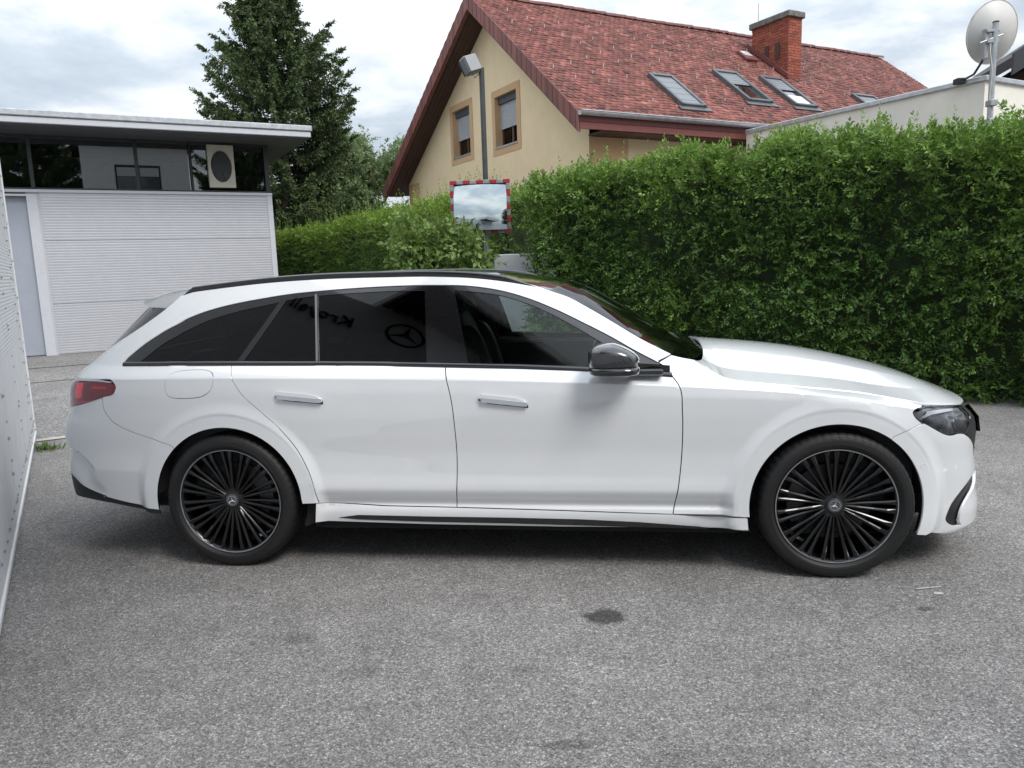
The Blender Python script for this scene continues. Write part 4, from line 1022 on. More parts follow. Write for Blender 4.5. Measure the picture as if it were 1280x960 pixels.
# bands of the frame, alternately red and white, each a part
M_rw = (mat('frame_red', (.28, .016, .026), .4, noise=.15), mat('frame_white', (.24, .24, .24), .4, noise=.35, nscale=20))
def frame_seg(pa, pb, m):
    q = MB(); (x0, z0_), (x1, z1_) = pa, pb
    q.box((min(x0, x1), -.05, min(z0_, z1_)), (max(x0, x1), 0.0, max(z0_, z1_)), ch=.006); q.build('frame_band', m, mr_)
nb = 9
for k in range(nb):
    xa, xb = -W2+2*W2*k/nb, -W2+2*W2*(k+1)/nb
    frame_seg((xa, z1-.055), (xb, z1), M_rw[k % 2]); frame_seg((xa, z0), (xb, z0+.055), M_rw[k % 2])
nb = 7
for k in range(nb):
    za, zb_ = z0+.055+(z1-z0-.11)*k/nb, z0+.055+(z1-z0-.11)*(k+1)/nb
    frame_seg((-W2, za), (-W2+.055, zb_), M_rw[(k+1) % 2]); frame_seg((W2-.055, za), (W2, zb_), M_rw[(k+1) % 2])
n = 20; V = []; F = []
for i in range(n+1):
    for j in range(n+1):
        u, v = -1+2*i/n, -1+2*j/n; V.append((u*(W2-.05), -.012-.05*(1-u*u)*.5-.05*(1-v*v)*.5+.05*v-.045, (z0+z1)/2+v*((z1-z0)/2-.05)))
for i in range(n):
    for j in range(n): F.append((i*(n+1)+j, (i+1)*(n+1)+j, (i+1)*(n+1)+j+1, i*(n+1)+j+1))
MB().add(V, F).build('mirror_face', mat('mirror_face', (.46, .51, .51), .03, 1.0), mr_, smooth=True)
b = MB(); b.box((-W2+.01, .0, z0+.01), (W2-.01, .03, z1-.01)); b.build('mirror_back', M_post, mr_)
b = MB(); b.tube([(.06, .09, 0), (.06, .09, 2.6)], .038, 12); b.build('post', M_galv, mr_)
# white wall stub
b = MB(); b.box((-.20, 11.30, 0), (.95, 11.55, 1.66), ch=.01); wst = b.build('low_wall', mat('white_wall', (.60, .62, .67), .8, noise=.08, nscale=3))
tag(wst, 'short pale low wall end between the shrub and the hedge', 'wall')

# ================================================================== hedges, shrub, trees
def vnoise(P, sc, seed):
    """cheap smooth value noise on points"""
    r = np.random.default_rng(seed); G = r.uniform(-1, 1, (17, 17, 17)); q = P*sc; i0 = np.floor(q).astype(int); f = q-i0; f = f*f*(3-2*f); out = 0
    for dx in (0, 1):
        for dy in (0, 1):
            for dz in (0, 1):
                w = (f[:, 0] if dx else 1-f[:, 0])*(f[:, 1] if dy else 1-f[:, 1])*(f[:, 2] if dz else 1-f[:, 2])
                out = out+w*G[(i0[:, 0]+dx) % 17, (i0[:, 1]+dy) % 17, (i0[:, 2]+dz) % 17]
    return out
def shoots(B, D, nl, Ls, leafL, leafW, col, droop=.0, jit=.35):
    """leafy shoots: B base, D direction, nl leaves each in two ranks"""
    n = len(B); D = unit(D); ref = unit(np.cross(D, RNG.normal(size=(n, 3)))); oth = np.cross(D, ref)
    Ps = []; Ds = []; Ns = []; Cs = []; LL = []; WW = []
    for k in range(nl):
        t = (k+.5)/nl; c = B+D*(Ls*t)[:, None]; c[:, 2] -= droop*(Ls*t*t)
        sgn = 1 if k % 2 else -1
        lat = ref*sgn+oth*RNG.normal(0, .45, (n, 1)); d = unit(lat*(1.0-.55*t)+D*(.55+.6*t)+RNG.normal(0, jit, (n, 3))*.6-np.array([0, 0, .25]))
        nn = unit(oth+RNG.normal(0, .35, (n, 3))+np.array([0, 0, .9]))
        Ps.append(c); Ds.append(d); Ns.append(nn); sz = RNG.uniform(.7, 1.15, n)*(1-.3*abs(t-.45)); LL.append(leafL*sz); WW.append(leafW*sz)
        Cs.append(col*RNG.uniform(.82, 1.18, (n, 1)))
    d = unit(D+RNG.normal(0, .2, (n, 3))); Ps.append(B+D*Ls[:, None]-np.array([0, 0, 1])*(droop*Ls)[:, None]); Ds.append(d); Ns.append(unit(oth+np.array([0, 0, .6]))); LL.append(np.full(n, leafL*.8)); WW.append(np.full(n, leafW*.7)); Cs.append(col*1.1)
    return np.concatenate(Ps), np.concatenate(Ds), np.concatenate(Ns), np.concatenate(LL), np.concatenate(WW), np.concatenate(Cs)
def hedge(name, path, thick, heights, dens, nl, Ls, leafL, leafW, cA, cB, label, lump=.16, both=False, seedv=3, quad=False, topl=.5, ends=(True, True), sprout=0):
    """hedge along a ground path; the face on the left of the path direction looks at the viewer"""
    P = [np.array(p, float) for p in path]; root = empty(name, (*P[0], 0), 0, label, 'hedge', 'hedges round the yard'); o0 = np.array([*P[0], 0])
    L = np.r_[0, np.cumsum([np.linalg.norm(b-a) for a, b in zip(P[:-1], P[1:])])]; tot = L[-1]
    def at(s):
        x = np.interp(s, L, [p[0] for p in P]); y = np.interp(s, L, [p[1] for p in P]); e_ = .05
        dx = np.interp(np.minimum(s+e_, tot), L, [p[0] for p in P])-np.interp(np.maximum(s-e_, 0), L, [p[0] for p in P]); dy = np.interp(np.minimum(s+e_, tot), L, [p[1] for p in P])-np.interp(np.maximum(s-e_, 0), L, [p[1] for p in P])
        l = np.hypot(dx, dy); return x, y, dx/l, dy/l
    hf = lambda s: np.interp(s, np.linspace(0, tot, len(heights)), heights)
    B = []; Nn = []
    hm = max(heights)
    def add_face(n, side):
        s = RNG.uniform(0, tot, n); z = RNG.uniform(.0, 1, n)**.95*hf(s); x, y, dx, dy = at(s); nx, ny = -dy*side, dx*side
        k = 0 if side > 0 else thick
        rnd = np.clip((z/hf(s)-.86)/.14, 0, 1)**2*.12; base_in = np.clip((.35-z)/.35, 0, 1)*.10
        px = x-(-dy)*k-nx*(rnd+base_in); py = y-(dx)*k-ny*(rnd+base_in)
        B.append(np.stack([px, py, z], 1)); Nn.append(np.stack([nx, ny, np.full(n, .18)+rnd*2], 1))
    add_face(int(tot*hm*dens), 1)
    if both: add_face(int(tot*hm*dens*.4), -1)
    n = int(tot*thick*dens*1.2); s = RNG.uniform(0, tot, n); w = RNG.uniform(.05, thick, n); x, y, dx, dy = at(s)
    B.append(np.stack([x+dy*w, y-dx*w, hf(s)-.02-.10*np.abs(w/thick-.5)], 1)); Nn.append(np.stack([np.zeros(n), np.zeros(n), np.ones(n)], 1))
    for en, sv in zip(ends, (0., tot)):
        if not en: continue
        n = int(thick*hm*dens); w = RNG.uniform(0, thick, n); z = RNG.uniform(0, 1, n)*hf(np.array([sv]))[0]; x, y, dx, dy = at(np.full(n, sv)); sg = -1 if sv == 0 else 1
        B.append(np.stack([x+dy*w, y-dx*w, z], 1)); Nn.append(np.stack([dx*sg, dy*sg, np.full(n, .15)], 1))
    B = np.concatenate(B); Nn = unit(np.concatenate(Nn)); n = len(B)
    lum = vnoise(B, 2.1, seedv)*.62+vnoise(B, 4.7, seedv+1)*.38
    depth = RNG.uniform(0, 1, n)**1.3*.30
    keep = RNG.uniform(0, 1, n) < np.clip(.82+lum*.75, .25, 1)
    B = B+Nn*(lum*lump-depth)[:, None]; B, Nn, lum, depth = B[keep], Nn[keep], lum[keep], depth[keep]; n = len(B)
    hrel = B[:, 2]/hm
    D = unit(Nn*.75+np.array([0, 0, .18])+RNG.normal(0, .50, (n, 3))+np.array([0, 0, 1])*(np.clip(hrel-.75, 0, 1)*3)[:, None])
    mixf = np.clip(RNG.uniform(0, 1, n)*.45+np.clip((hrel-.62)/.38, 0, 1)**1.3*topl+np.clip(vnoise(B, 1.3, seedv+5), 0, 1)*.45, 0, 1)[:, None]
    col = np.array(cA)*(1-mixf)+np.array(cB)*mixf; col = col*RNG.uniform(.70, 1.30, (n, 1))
    q = shoots(B, D, nl, Ls*RNG.uniform(.6, 1.3, n), leafL, leafW, col, droop=.25)
    if sprout:
        s = RNG.uniform(0, tot, sprout); w = RNG.uniform(0, thick*.5, sprout); x, y, dx, dy = at(s); Bs = np.stack([x+dy*w, y-dx*w, hf(s)-.05], 1)
        Ds = unit(np.array([0, 0, 1])+RNG.normal(0, .16, (sprout, 3))); cs = np.array(cB)*RNG.uniform(.85, 1.2, (sprout, 1))
        q2 = shoots(Bs, Ds, 12, RNG.uniform(.12, .42, sprout), leafL*.85, leafW*.85, cs, jit=.2); q = [np.concatenate([a, b_]) for a, b_ in zip(q, q2)]
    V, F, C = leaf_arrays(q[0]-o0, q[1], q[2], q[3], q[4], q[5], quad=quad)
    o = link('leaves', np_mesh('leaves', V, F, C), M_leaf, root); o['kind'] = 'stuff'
    # inner thicket: dark twigs
    tw = MB(); 
    Vt = []; Ft = []
    ns = int(tot*9)
    for i in range(ns):
        s_ = RNG.uniform(0, tot); w = RNG.uniform(.42, max(thick-.3, .45)); x, y, dx, dy = [float(v) for v in at(np.array(s_))]; h = float(hf(s_))
        bx, by = x+dy*w-o0[0], y-dx*w-o0[1]; t2 = RNG.normal(0, .25, 2)
        tw.tube([(bx, by, 0), (bx+t2[0]*.4, by+t2[1]*.4, h*.5), (bx+t2[0], by+t2[1], h*.93)], [.018, .012, .004], 4, cap=False)
    tw.build('twigs', M_wood, root, kind='stuff')
    # inner leaf mass keeps light from passing straight through
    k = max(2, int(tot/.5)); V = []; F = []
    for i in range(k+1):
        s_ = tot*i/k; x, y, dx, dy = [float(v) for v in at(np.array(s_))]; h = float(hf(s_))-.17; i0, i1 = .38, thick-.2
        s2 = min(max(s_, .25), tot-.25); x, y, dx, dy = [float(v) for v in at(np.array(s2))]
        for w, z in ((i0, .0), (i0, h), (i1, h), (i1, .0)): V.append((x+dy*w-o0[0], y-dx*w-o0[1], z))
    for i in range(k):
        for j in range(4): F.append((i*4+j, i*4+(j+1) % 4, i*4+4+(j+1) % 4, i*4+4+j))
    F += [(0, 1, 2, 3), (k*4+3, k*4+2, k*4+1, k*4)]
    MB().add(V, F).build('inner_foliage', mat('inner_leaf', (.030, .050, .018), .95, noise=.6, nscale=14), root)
    return root
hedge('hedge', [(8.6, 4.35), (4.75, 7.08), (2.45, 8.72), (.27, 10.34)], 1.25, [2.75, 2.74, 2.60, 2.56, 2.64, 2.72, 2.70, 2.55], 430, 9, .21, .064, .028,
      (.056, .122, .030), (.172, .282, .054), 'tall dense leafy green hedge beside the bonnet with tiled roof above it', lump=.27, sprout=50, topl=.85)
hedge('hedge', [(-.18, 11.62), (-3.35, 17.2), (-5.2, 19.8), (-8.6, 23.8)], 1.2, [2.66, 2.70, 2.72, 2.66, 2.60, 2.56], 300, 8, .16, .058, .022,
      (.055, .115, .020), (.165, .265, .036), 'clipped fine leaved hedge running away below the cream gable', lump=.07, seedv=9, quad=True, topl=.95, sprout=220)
# shrub
sh_ = empty('shrub', (-.90, 10.35, 0), 0, 'bushy light green shrub with broad leaves half hiding the traffic mirror', 'shrub')
stems = []; b = MB(); tips = []
for k in range(26):
    a = RNG.uniform(0, 2*np.pi); r = RNG.uniform(.1, .58); h = RNG.uniform(1.3, 2.62)*(1-.30*r)
    p0 = (RNG.normal(0, .07), RNG.normal(0, .07), 0); p2 = (r*math.cos(a)*1.15, r*math.sin(a)*.8, h); p1 = ((p0[0]+p2[0])*.45, (p0[1]+p2[1])*.45, h*.55)
    b.tube([p0, p1, p2], [.014, .010, .004], 5, cap=False); tips.append((p0, p1, p2))
b.build('stems', M_wood, sh_, kind='stuff')
Bs = []; Ds = []
for p0, p1, p2 in tips:
    for t in RNG.uniform(.08, 1, 80):
        q = (1-t)**2*np.array(p0)+2*t*(1-t)*np.array(p1)*1.0+t*t*np.array(p2); Bs.append(q); Ds.append(RNG.normal(0, .7, 3)+np.array([p2[0], p2[1], .35]))
Bs = np.array(Bs); Ds = unit(np.array(Ds)); Bs = Bs+Ds*.06; n = len(Bs)
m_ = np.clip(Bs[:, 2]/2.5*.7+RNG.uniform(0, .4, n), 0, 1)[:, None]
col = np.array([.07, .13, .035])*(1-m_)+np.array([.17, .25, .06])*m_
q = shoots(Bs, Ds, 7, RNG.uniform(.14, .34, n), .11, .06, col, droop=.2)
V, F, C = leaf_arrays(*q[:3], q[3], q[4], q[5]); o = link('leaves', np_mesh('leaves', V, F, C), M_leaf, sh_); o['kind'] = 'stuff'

# spruce behind the garage
def spruce(name, loc, H, R, label, cA, cB, seed, n_leader=3):
    r = np.random.default_rng(seed); root = empty(name, loc, 0, label, 'tree', 'trees behind the buildings')
    b = MB(); b.tube([(0, 0, 0), (.05, .03, H*.4), (-.03, 0, H*.75), (0, 0, H*.97)], [.28, .20, .09, .02], 10); b.build('trunk', M_wood, root)
    lb = MB(); Bp = []; Bd = []; Bl = []; Bc = []
    z = .6
    heads = []
    while z < H:
        t = z/H; prof = R*(min(1, (1-t)*2.4)**.72)*(.62+.38*min(1, t*4))*(1 if t > .05 else .6)
        nb_ = r.integers(7, 11)
        for k in range(nb_):
            a = r.uniform(0, 2*np.pi); L = prof*r.uniform(.55, 1.15); up = .35+.75*t+r.normal(0, .12)
            if L < .25: L = .25
            heads.append((z+r.normal(0, .1), a, L, up))
        z += r.uniform(.20, .32)
    # longer free-standing limbs on the left flank
    for zz, a, L, up in ((4.6, math.pi*1.02, R*1.16, .55), (5.6, math.pi*.97, R*1.1, .85), (6.5, math.pi*1.0, R*1.05, 1.0), (7.4, math.pi*1.04, R*.95, 1.15), (8.2, math.pi*.96, R*.74, 1.3), (3.6, 0.1, R*1.35, .35), (4.9, -.05, R*1.2, .45), (6.4, .05, R*.85, .5), (8.6, .3, 1.0, 1.6), (8.9, math.pi, .9, 1.9)): heads.append((zz, a, L, up))
    for zz, a, L, up in heads:
        ca, sa = math.cos(a), math.sin(a); pts = []
        for s in np.linspace(0, 1, 6): pts.append((ca*L*s, sa*L*s, zz+L*(up*.45*s*s-.12*s+.10*up*s)))
        lb.tube(pts, [max(.006, .03*L/R*(1-s)+.006) for s in np.linspace(0, 1, 6)], 4, cap=False)
        P = np.array(pts); m = int(16+L*27)
        for s in np.sqrt(r.uniform(.03, 1, m)):
            q = np.array([np.interp(s, np.linspace(0, 1, 6), P[:, i]) for i in range(3)])
            out = np.array([ca, sa, up*.5]); lat = np.array([-sa, ca, 0])*r.choice([-1, 1])
            d = out*.7+lat*r.uniform(.2, 1.1)*(1.1-s)+np.array([0, 0, -.55-.3*r.uniform()]) if s < .93 else out+np.array([0, 0, .2])
            Bp.append(q); Bd.append(d); Bl.append(r.uniform(.28, .62)*(1.15-.5*s)); Bc.append(s)
    lb.build('branches', M_wood, root, kind='stuff')
    Bp = np.array(Bp); Bd = unit(np.array(Bd)); Bl = np.array(Bl); s = np.array(Bc); n = len(Bp)
    Vs = []; Fs = []; Cs = []; off = 0
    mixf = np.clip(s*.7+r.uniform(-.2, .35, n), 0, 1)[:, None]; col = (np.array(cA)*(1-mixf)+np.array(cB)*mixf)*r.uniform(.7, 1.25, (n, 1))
    # each twig: side sprigs of needles in several planes
    for k in range(9):
        t = (k+.4)/9; c = Bp+Bd*(Bl*t)[:, None]; c[:, 2] -= .12*Bl*t*t
        d = unit(Bd*.75+unit(r.normal(size=(n, 3)))*.85+np.array([0, 0, -.15])); nn = unit(r.normal(size=(n, 3)))
        V, F, C = leaf_arrays(c, d, nn, Bl*(.50-.22*t), np.full(n, .05), col*r.uniform(.8, 1.2, (n, 1)), quad=True)
        Vs.append(V); Fs.append(F+off); Cs.append(C); off += len(V)
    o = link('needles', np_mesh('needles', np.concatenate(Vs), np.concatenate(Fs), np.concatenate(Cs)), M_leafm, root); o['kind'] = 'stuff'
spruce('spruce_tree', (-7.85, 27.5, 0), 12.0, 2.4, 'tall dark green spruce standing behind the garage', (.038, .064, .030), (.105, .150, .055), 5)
# round-leaved tree further back
def leafy(name, loc, H, R, label, cA, cB, seed, nsh=1500, ll=.12):
    r = np.random.default_rng(seed); root = empty(name, loc, 0, label, 'tree', 'trees behind the buildings'); b = MB()
    b.tube([(0, 0, 0), (.1, 0, H*.45), (0, .1, H*.8)], [.20, .14, .04], 8); b.build('trunk', M_wood, root)
    lb = MB(); Bs = []; Ds = []
    for k in range(26):
        a = r.uniform(0, 2*np.pi); z0 = H*r.uniform(.2, .7); L = R*r.uniform(.5, 1.05); up = r.uniform(.3, 1.2)
        e_ = np.array([math.cos(a)*L, math.sin(a)*L, z0+L*up]); e_[2] = min(e_[2], H)
        lb.tube([(0, 0, z0), tuple((np.array([0, 0, z0])+e_)/2+np.array([0, 0, .15])), tuple(e_)], [.05, .03, .008], 4, cap=False)
        m = nsh//26
        c = np.array([0, 0, z0])+(e_-np.array([0, 0, z0]))*np.sqrt(r.uniform(.1, 1, m))[:, None]+r.normal(0, .28, (m, 3)); Bs.append(c); Ds.append(r.normal(0, .6, (m, 3))+unit(e_-np.array([0, 0, z0]))*.6)
    lb.build('branches', M_wood, root, kind='stuff'); Bs = np.concatenate(Bs); Ds = unit(np.concatenate(Ds)); n = len(Bs)
    m_ = r.uniform(0, 1, (n, 1)); col = np.array(cA)*(1-m_)+np.array(cB)*m_
    q = shoots(Bs, Ds, 7, r.uniform(.25, .5, n), ll, ll*.5, col, droop=.2); V, F, C = leaf_arrays(*q, quad=True)
    o = link('leaves', np_mesh('leaves', V, F, C), M_leaf, root); o['kind'] = 'stuff'
leafy('broadleaf_tree', (-6.5, 37.0, 0), 8.6, 2.4, 'pale green broadleaf tree between the spruce and the house', (.12, .18, .07), (.20, .27, .12), 8, 9000, .19)
leafy('broadleaf_tree', (-5.6, 26.0, 0), 3.9, 1.5, 'low dark green bushy tree above the far end of the clipped hedge', (.04, .075, .02), (.10, .15, .04), 9, 1400, .09)

# two more spruces behind the viewer darken what the garage glazing mirrors
spr = bpy.data.objects['spruce_tree']
def dup(root, loc, rz, label):
    r = root.copy(); COL.objects.link(r); r.location = loc; r.rotation_euler = (0, 0, rz); r['label'] = label
    for ch in list(root.children):
        c = ch.copy(); COL.objects.link(c); c.parent = r
        for g2 in ch.children:
            d = g2.copy(); COL.objects.link(d); d.parent = c
    return r
dup(spr, G0-EV*1.2-GV*30, 1.0, 'dark spruce behind the viewer, left of the pale building')
dup(spr, G0+EV*9.0-GV*29, 2.3, 'dark spruce behind the viewer, right of the pale building')
# ---- materials of the car
M_white = mat('white_car_paint', (.715, .73, .745), .22, coat=1.0, coat_rough=.02, noise=.02, nscale=3)
M_black = mat('gloss_black', (.006, .006, .007), .12, coat=1, coat_rough=.02)
M_matte = mat('black_plastic', (.012, .012, .013), .55, bump=.1, bscale=400)
M_under = mat('underbody_black', (.006, .006, .006), .9)
M_chrome = mat('chrome', (.75, .76, .78), .12, 1.0)
M_handle = mat('handle_bright', (.80, .81, .83), .22, .35, coat=1)
M_silver = mat('machined_silver', (.62, .63, .65), .28, 1.0)
M_rubber = mat('tyre_rubber', (.009, .009, .0095), .62, noise=.25, nscale=9, bump=.15, bscale=220)
M_rim = mat('rim_black', (.004, .004, .0045), .20, spec=.45, coat=.35, coat_rough=.08)
M_disc = mat('brake_steel', (.07, .07, .075), .4, 1.0)
M_calip = mat('brake_caliper_grey', (.10, .10, .105), .45, .3)
G_dark = glass('privacy_glass', (.018, .02, .023), 1.52)
G_front = glass('side_glass', (.88, .95, .92), 1.5)
G_lens = glass('lamp_lens', (.86, .88, .90), 1.5)
M_red = mat('tail_lamp_red', (.42, .010, .028), .10, coat=1, coat_rough=.02)
M_redd = mat('tail_lamp_dark_red', (.15, .006, .015), .10, coat=1, coat_rough=.02)
M_redb = mat('tail_lamp_bright_red', (.85, .012, .03), .15, coat=1, coat_rough=.02)
M_seat = mat('seat_leather', (.012, .012, .013), .5, bump=.2, bscale=80)
M_trimi = mat('cabin_trim', (.02, .021, .022), .6)
M_head = mat('headliner', (.10, .10, .10), .9)
M_reflector = mat('lamp_reflector', (.50, .51, .54), .16, .9, noise=.5, nscale=26)

M_white.node_tree.nodes['Principled BSDF'].inputs['Coat IOR'].default_value = 1.85
QX, QY, QT = .128144, 4.426395, .1323588
car = empty('estate_car', (QX, QY, 0), -QT, 'white estate car with black multi-spoke wheels and tinted rear windows parked side-on', 'car')
O_ = OL
body = None
for side in (1, -1):
    # fixed side of the body: cantrail, pillars and rear quarter in one pressing
    q = lin([O_['apj'][0]])+sm([p for p in O_['dlo_up'][::-1] if p[0] < .684])          # along the top of the windows to the rear tip
    q = q[1:]
    belt = [p for p in O_['belt'] if p[0] <= -1.44]
    ql = sm(belt[:3])
    cutC = sm([(p[0]-.0, p[1]) for p in O_['cutC']])
    ar = arch(-WBH, RA, math.degrees(math.asin((.3425-HZ)/RA)), 128, 44)   # from front foot over the top to the bumper cut
    bc = sm(O_['bumpcut_r'][::-1])
    # find arch point closest to the bumper cut end
    aa = np.array(ar); end = np.array(O_['bumpcut_r'][-1]); ang = math.degrees(math.atan2(end[1]-HZ, end[0]+WBH))
    ar = arch(-WBH, RA, -.5, ang, 44)
    lamp_top = [(-2.1631, .8958), (-2.0843, .9231), (-2.0789, .9435), (-2.1087, .9747), (-2.2383, .9868), (-2.418, .9814)]
    dp = [(-2.56, 1.0737), (-2.2696, 1.2168), (-2.0753, 1.317), (-1.9288, 1.3956)]
    re = sm(O_['roof_edge'][:-1])
    outl = [O_['apj'][0]]+sm([p for p in O_['dlo_up'][::-1] if p[0] < .684])+ql[1:]+cutC[1:]+[(-1.088, .3425)]+ar[1:]+bc+sm(lamp_top, .01)+[(-2.5, 1.02)]+sm(dp)+re
    outl = [p for p in outl if True]
    ex = []
    bs = patch('body_side', outl, M_white, car, feat=True, side=side, holes=[sm(O_['flap'], .02, True)], extra=ex, gap=.0012)
    patch('fuel_flap' if side > 0 else 'filler_blank', sm(O_['flap'], .02, True), M_white, bs, side=side, gap=.0018, step=(.03, .014))
    # doors
    zsill = lambda p: float(np.interp(p, [a for a, b in O_['sill_top']], [b for a, b in O_['sill_top']]))
    tops = sm([p for p in O_['belt'] if -1.45 <= p[0] <= -.33])
    d = sm(O_['cutC'][::-1])[:-1]+tops+sm(O_['cutB'])[1:]+lin([(p, zsill(p)) for p in (-.3042, -.6761, -1.0)])[1:]
    ex = []
    rd = patch('rear_door', d, M_white, car, feat=True, side=side, extra=ex)
    tops = sm([p for p in O_['belt'] if p[0] >= -.34])
    d = sm(O_['cutB'][::-1])[:-1]+tops+sm(O_['cutA'])[1:]+lin([(p, zsill(p)) for p in (.7439, .2062, -.3042)])[1:-1]
    fd = patch('front_door', d, M_white, car, feat=True, side=side, extra=ex)
    HANDLE = {'hr': (-1.184, .902, -.944, .878), 'hf': (-.165, .878, .068, .852)}
    for o_, k in ((rd, 'hr'), (fd, 'hf')):
        hx0, hz0, hx1, hz1 = HANDLE[k]
        up_ = [(hx0+(hx1-hx0)*t, hz0+(hz1-hz0)*t+.017*(1-max(0, (t-.70)/.30)**2.2*1.1)) for t in np.linspace(.035, 1, 26)]
        lo_h = [(hx0+(hx1-hx0)*t, hz0+(hz1-hz0)*t-.016*min(1, .35+t/.28)) for t in np.linspace(1, 0, 26)]
        h = dedup(up_+lo_h+[(hx0-.003, hz0+.004)])
        hd = patch('door_handle', h, M_handle, o_, side=side, off=.013, flange=.017, step=(.02, .006), gap=.001, edge=.25)
        lo = [(p, z) for p, z in h]; zs = np.array(lo)
        ys = sorted(set(np.round(zs[:, 0], 3))); a, b = zs[:, 0].min()+.012, zs[:, 0].max()-.004
        zlow = lambda p: min(z for q_, z in h if abs(q_-p) < .03)
        strip = [(p, zlow(p)+.019) for p in np.linspace(a, b, 14)]+[(p, zlow(p)-.0025) for p in np.linspace(b, a, 14)]
        patch('handle_strip', strip, M_chrome, hd, side=side, off=.0155, flange=.004, gap=0, step=(.02, .004))
        shadow_ol = [(p, z-.011) for p, z in h]
        patch('handle_shadow', inset(dedup(shadow_ol), -.001), M_matte, o_, side=side, off=.0012, flange=0, gap=0, step=(.02, .008))  # black patch laid on the flat door skin as painted shadow below the handle
    # front wing
    ang = math.degrees(math.atan2(O_['bumpcut_f'][-1][1]-HZ, 1.676-WBH))
    af = arch(WBH, RA, 57.0, 187.5, 50)
    end = O_['bumpcut_f'][-1]; a0 = math.degrees(math.atan2(end[1]-HZ, float(S(end[0], end[1])[0])-WBH))
    af = arch(WBH, RA, a0, 187.6, 50)
    w = sm(O_['cutA'][::-1])[:-1]+sm([p for p in O_['dlo_up'] if p[0] > .683][::-1])[0:]+[(.7457, 1.0481), (.80, 1.034)]+sm(O_['gap'][:11]+[(1.975, .807)])+sm([(1.975, .807), (1.962, .7998), (1.9076, .7937), (1.8785, .7773), (1.8774, .7617), (1.8924, .7279)], .01)[1:]+sm(O_['bumpcut_f'])[1:]+af
    ex = []
    patch('front_wing', w, M_white, car, feat=True, step=(.022, .010), side=side, extra=ex)
    # sill with black insert
    st = [(-1.02, .3425)]+O_['sill_top'][1:6]+[(1.085, .292)]; sb = [(1.09, .232), (.2037, .2256), (-.4349, .2307), (-1.03, .2434)]
    sl = patch('sill', lin(st)+lin(sb), M_white, car, side=side, step=(.04, .012), flange=.05)
    patch('sill_insert', lin(O_['insert']+[O_['insert'][0]], .03), M_black, sl, side=side, off=.003, flange=.006, gap=0, step=(.05, .006))
    # window surround and panes
    dl = sm([p for p in O_['dlo_up']])
    def split(lo_, hi_): return [p for p in dl if lo_ <= p[0] <= hi_]
    gl, gu = O_['glass_low'], O_['glass_up']
    fl = lambda p: float(np.interp(p, [a for a, b in gl], [b for a, b in gl])); 
    _gu = sm(gu, .02); _gx = np.array(_gu); 
    fu = lambda p: float(np.interp(p, _gx[:, 0], _gx[:, 1]))
    def pane(left, right):
        """left/right: lists of two (p,z) from bottom to top"""
        pb0, pt0 = left; pb1, pt1 = right
        lo_ = [(p, fl(p)) for p in np.linspace(pb0, pb1, 22)]; up = [(p, fu(p)) for p in np.linspace(pt1, pt0, 30)]
        return lo_+up
    panes = {'quarter': [(p, fl(p)) for p in np.linspace(-2.03, -1.4177, 16)]+[(p, fu(p)) for p in np.linspace(-1.234, -2.03, 30)],
             'light': pane((-1.3876, -1.205), (-.9976, -1.0505)),
             'rear': pane((-.9872, -1.0389), (-.43, -.4662)),
             'front': [(-.2275, fl(-.2275))]+[(p, fl(p)) for p in np.linspace(-.2, .5577, 24)]+[(p, fu(p)) for p in np.linspace(.5577, -.3226, 34)]+[(-.2768, 1.216)]}
    bl = lambda p: float(np.interp(p, [a for a, b in O_['belt']], [b for a, b in O_['belt']]))
    rearo = [p for p in dl if p[0] <= -.405 and not (p[0] < -2.15 and p[1] < 1.06)]
    rearo = [(-2.135, 1.0475)]+rearo[1:]+sm([(-.4055, 1.4049), (-.3765, 1.2375), (-.338, 1.0165)])+[(p, bl(p)) for p in np.linspace(-.36, -2.12, 60)]
    ts = patch('window_surround', rearo, M_black, car, side=side, holes=[panes['quarter'], panes['light'], panes['rear']], off=-.006, flange=.012, gap=-.004, step=(.04, .02))
    fo = sm([(-.336, 1.0163), (-.3745, 1.2375), (-.4035, 1.4049)])+[p for p in dl if p[0] > -.40][:-1]+[(p, bl(p)) for p in np.linspace(.74, -.32, 40)]
    tf = patch('window_surround', fo, M_black, car, side=side, holes=[panes['front']], off=-.006, flange=.012, gap=-.003, step=(.04, .02))
    for k, par in (('quarter', ts), ('light', ts), ('rear', ts), ('front', tf)):
        patch('window_pane', panes[k], G_front if k == 'front' else G_dark, par, side=side, off=-.010, flange=0, gap=-.004, step=(.035, .02), label=None if k != 'front' else 'clear front side window')
    V = []; F = []; ps_ = np.linspace(-2.13, .742, 70); prf = [(.004, -.004), (.0055, .006), (.000, .016), (-.014, .019), (-.03, .017), (-.03, -.004)]
    for p in ps_:
        c = S(float(p), bl(p))
        for ds_, dz_ in prf: V.append((c[0], -(c[1]+ds_)*side, c[2]+dz_))
    for i in range(len(ps_)-1):
        for j in range(6):
            f = (i*6+j, i*6+(j+1) % 6, i*6+6+(j+1) % 6, i*6+6+j); F.append(f if side > 0 else f[::-1])
    F += [tuple(range(6)), tuple((len(ps_)-1)*6+j for j in range(5, -1, -1))]
    shade_auto(MB().add(V, F).build('belt_moulding', M_black, car), 50)
    # slim bright line between the fixed rear light and the winding window
    patch('window_bar', [(-.9976, 1.046), (-.9885, 1.046), (-1.040, 1.381), (-1.0495, 1.381)], mat('bar_grey', (.16, .16, .165), .4), ts, side=side, off=.001, flange=.004, gap=0, step=(.02, .03))
    # roof rail
    rl = MB(); n = 46
    tops = sm(O_['roof_edge'][:10], .04); pr = [S(np.array([p]), np.array([z]))[0] for p, z in tops]
    k = len(pr); V = []; F = []
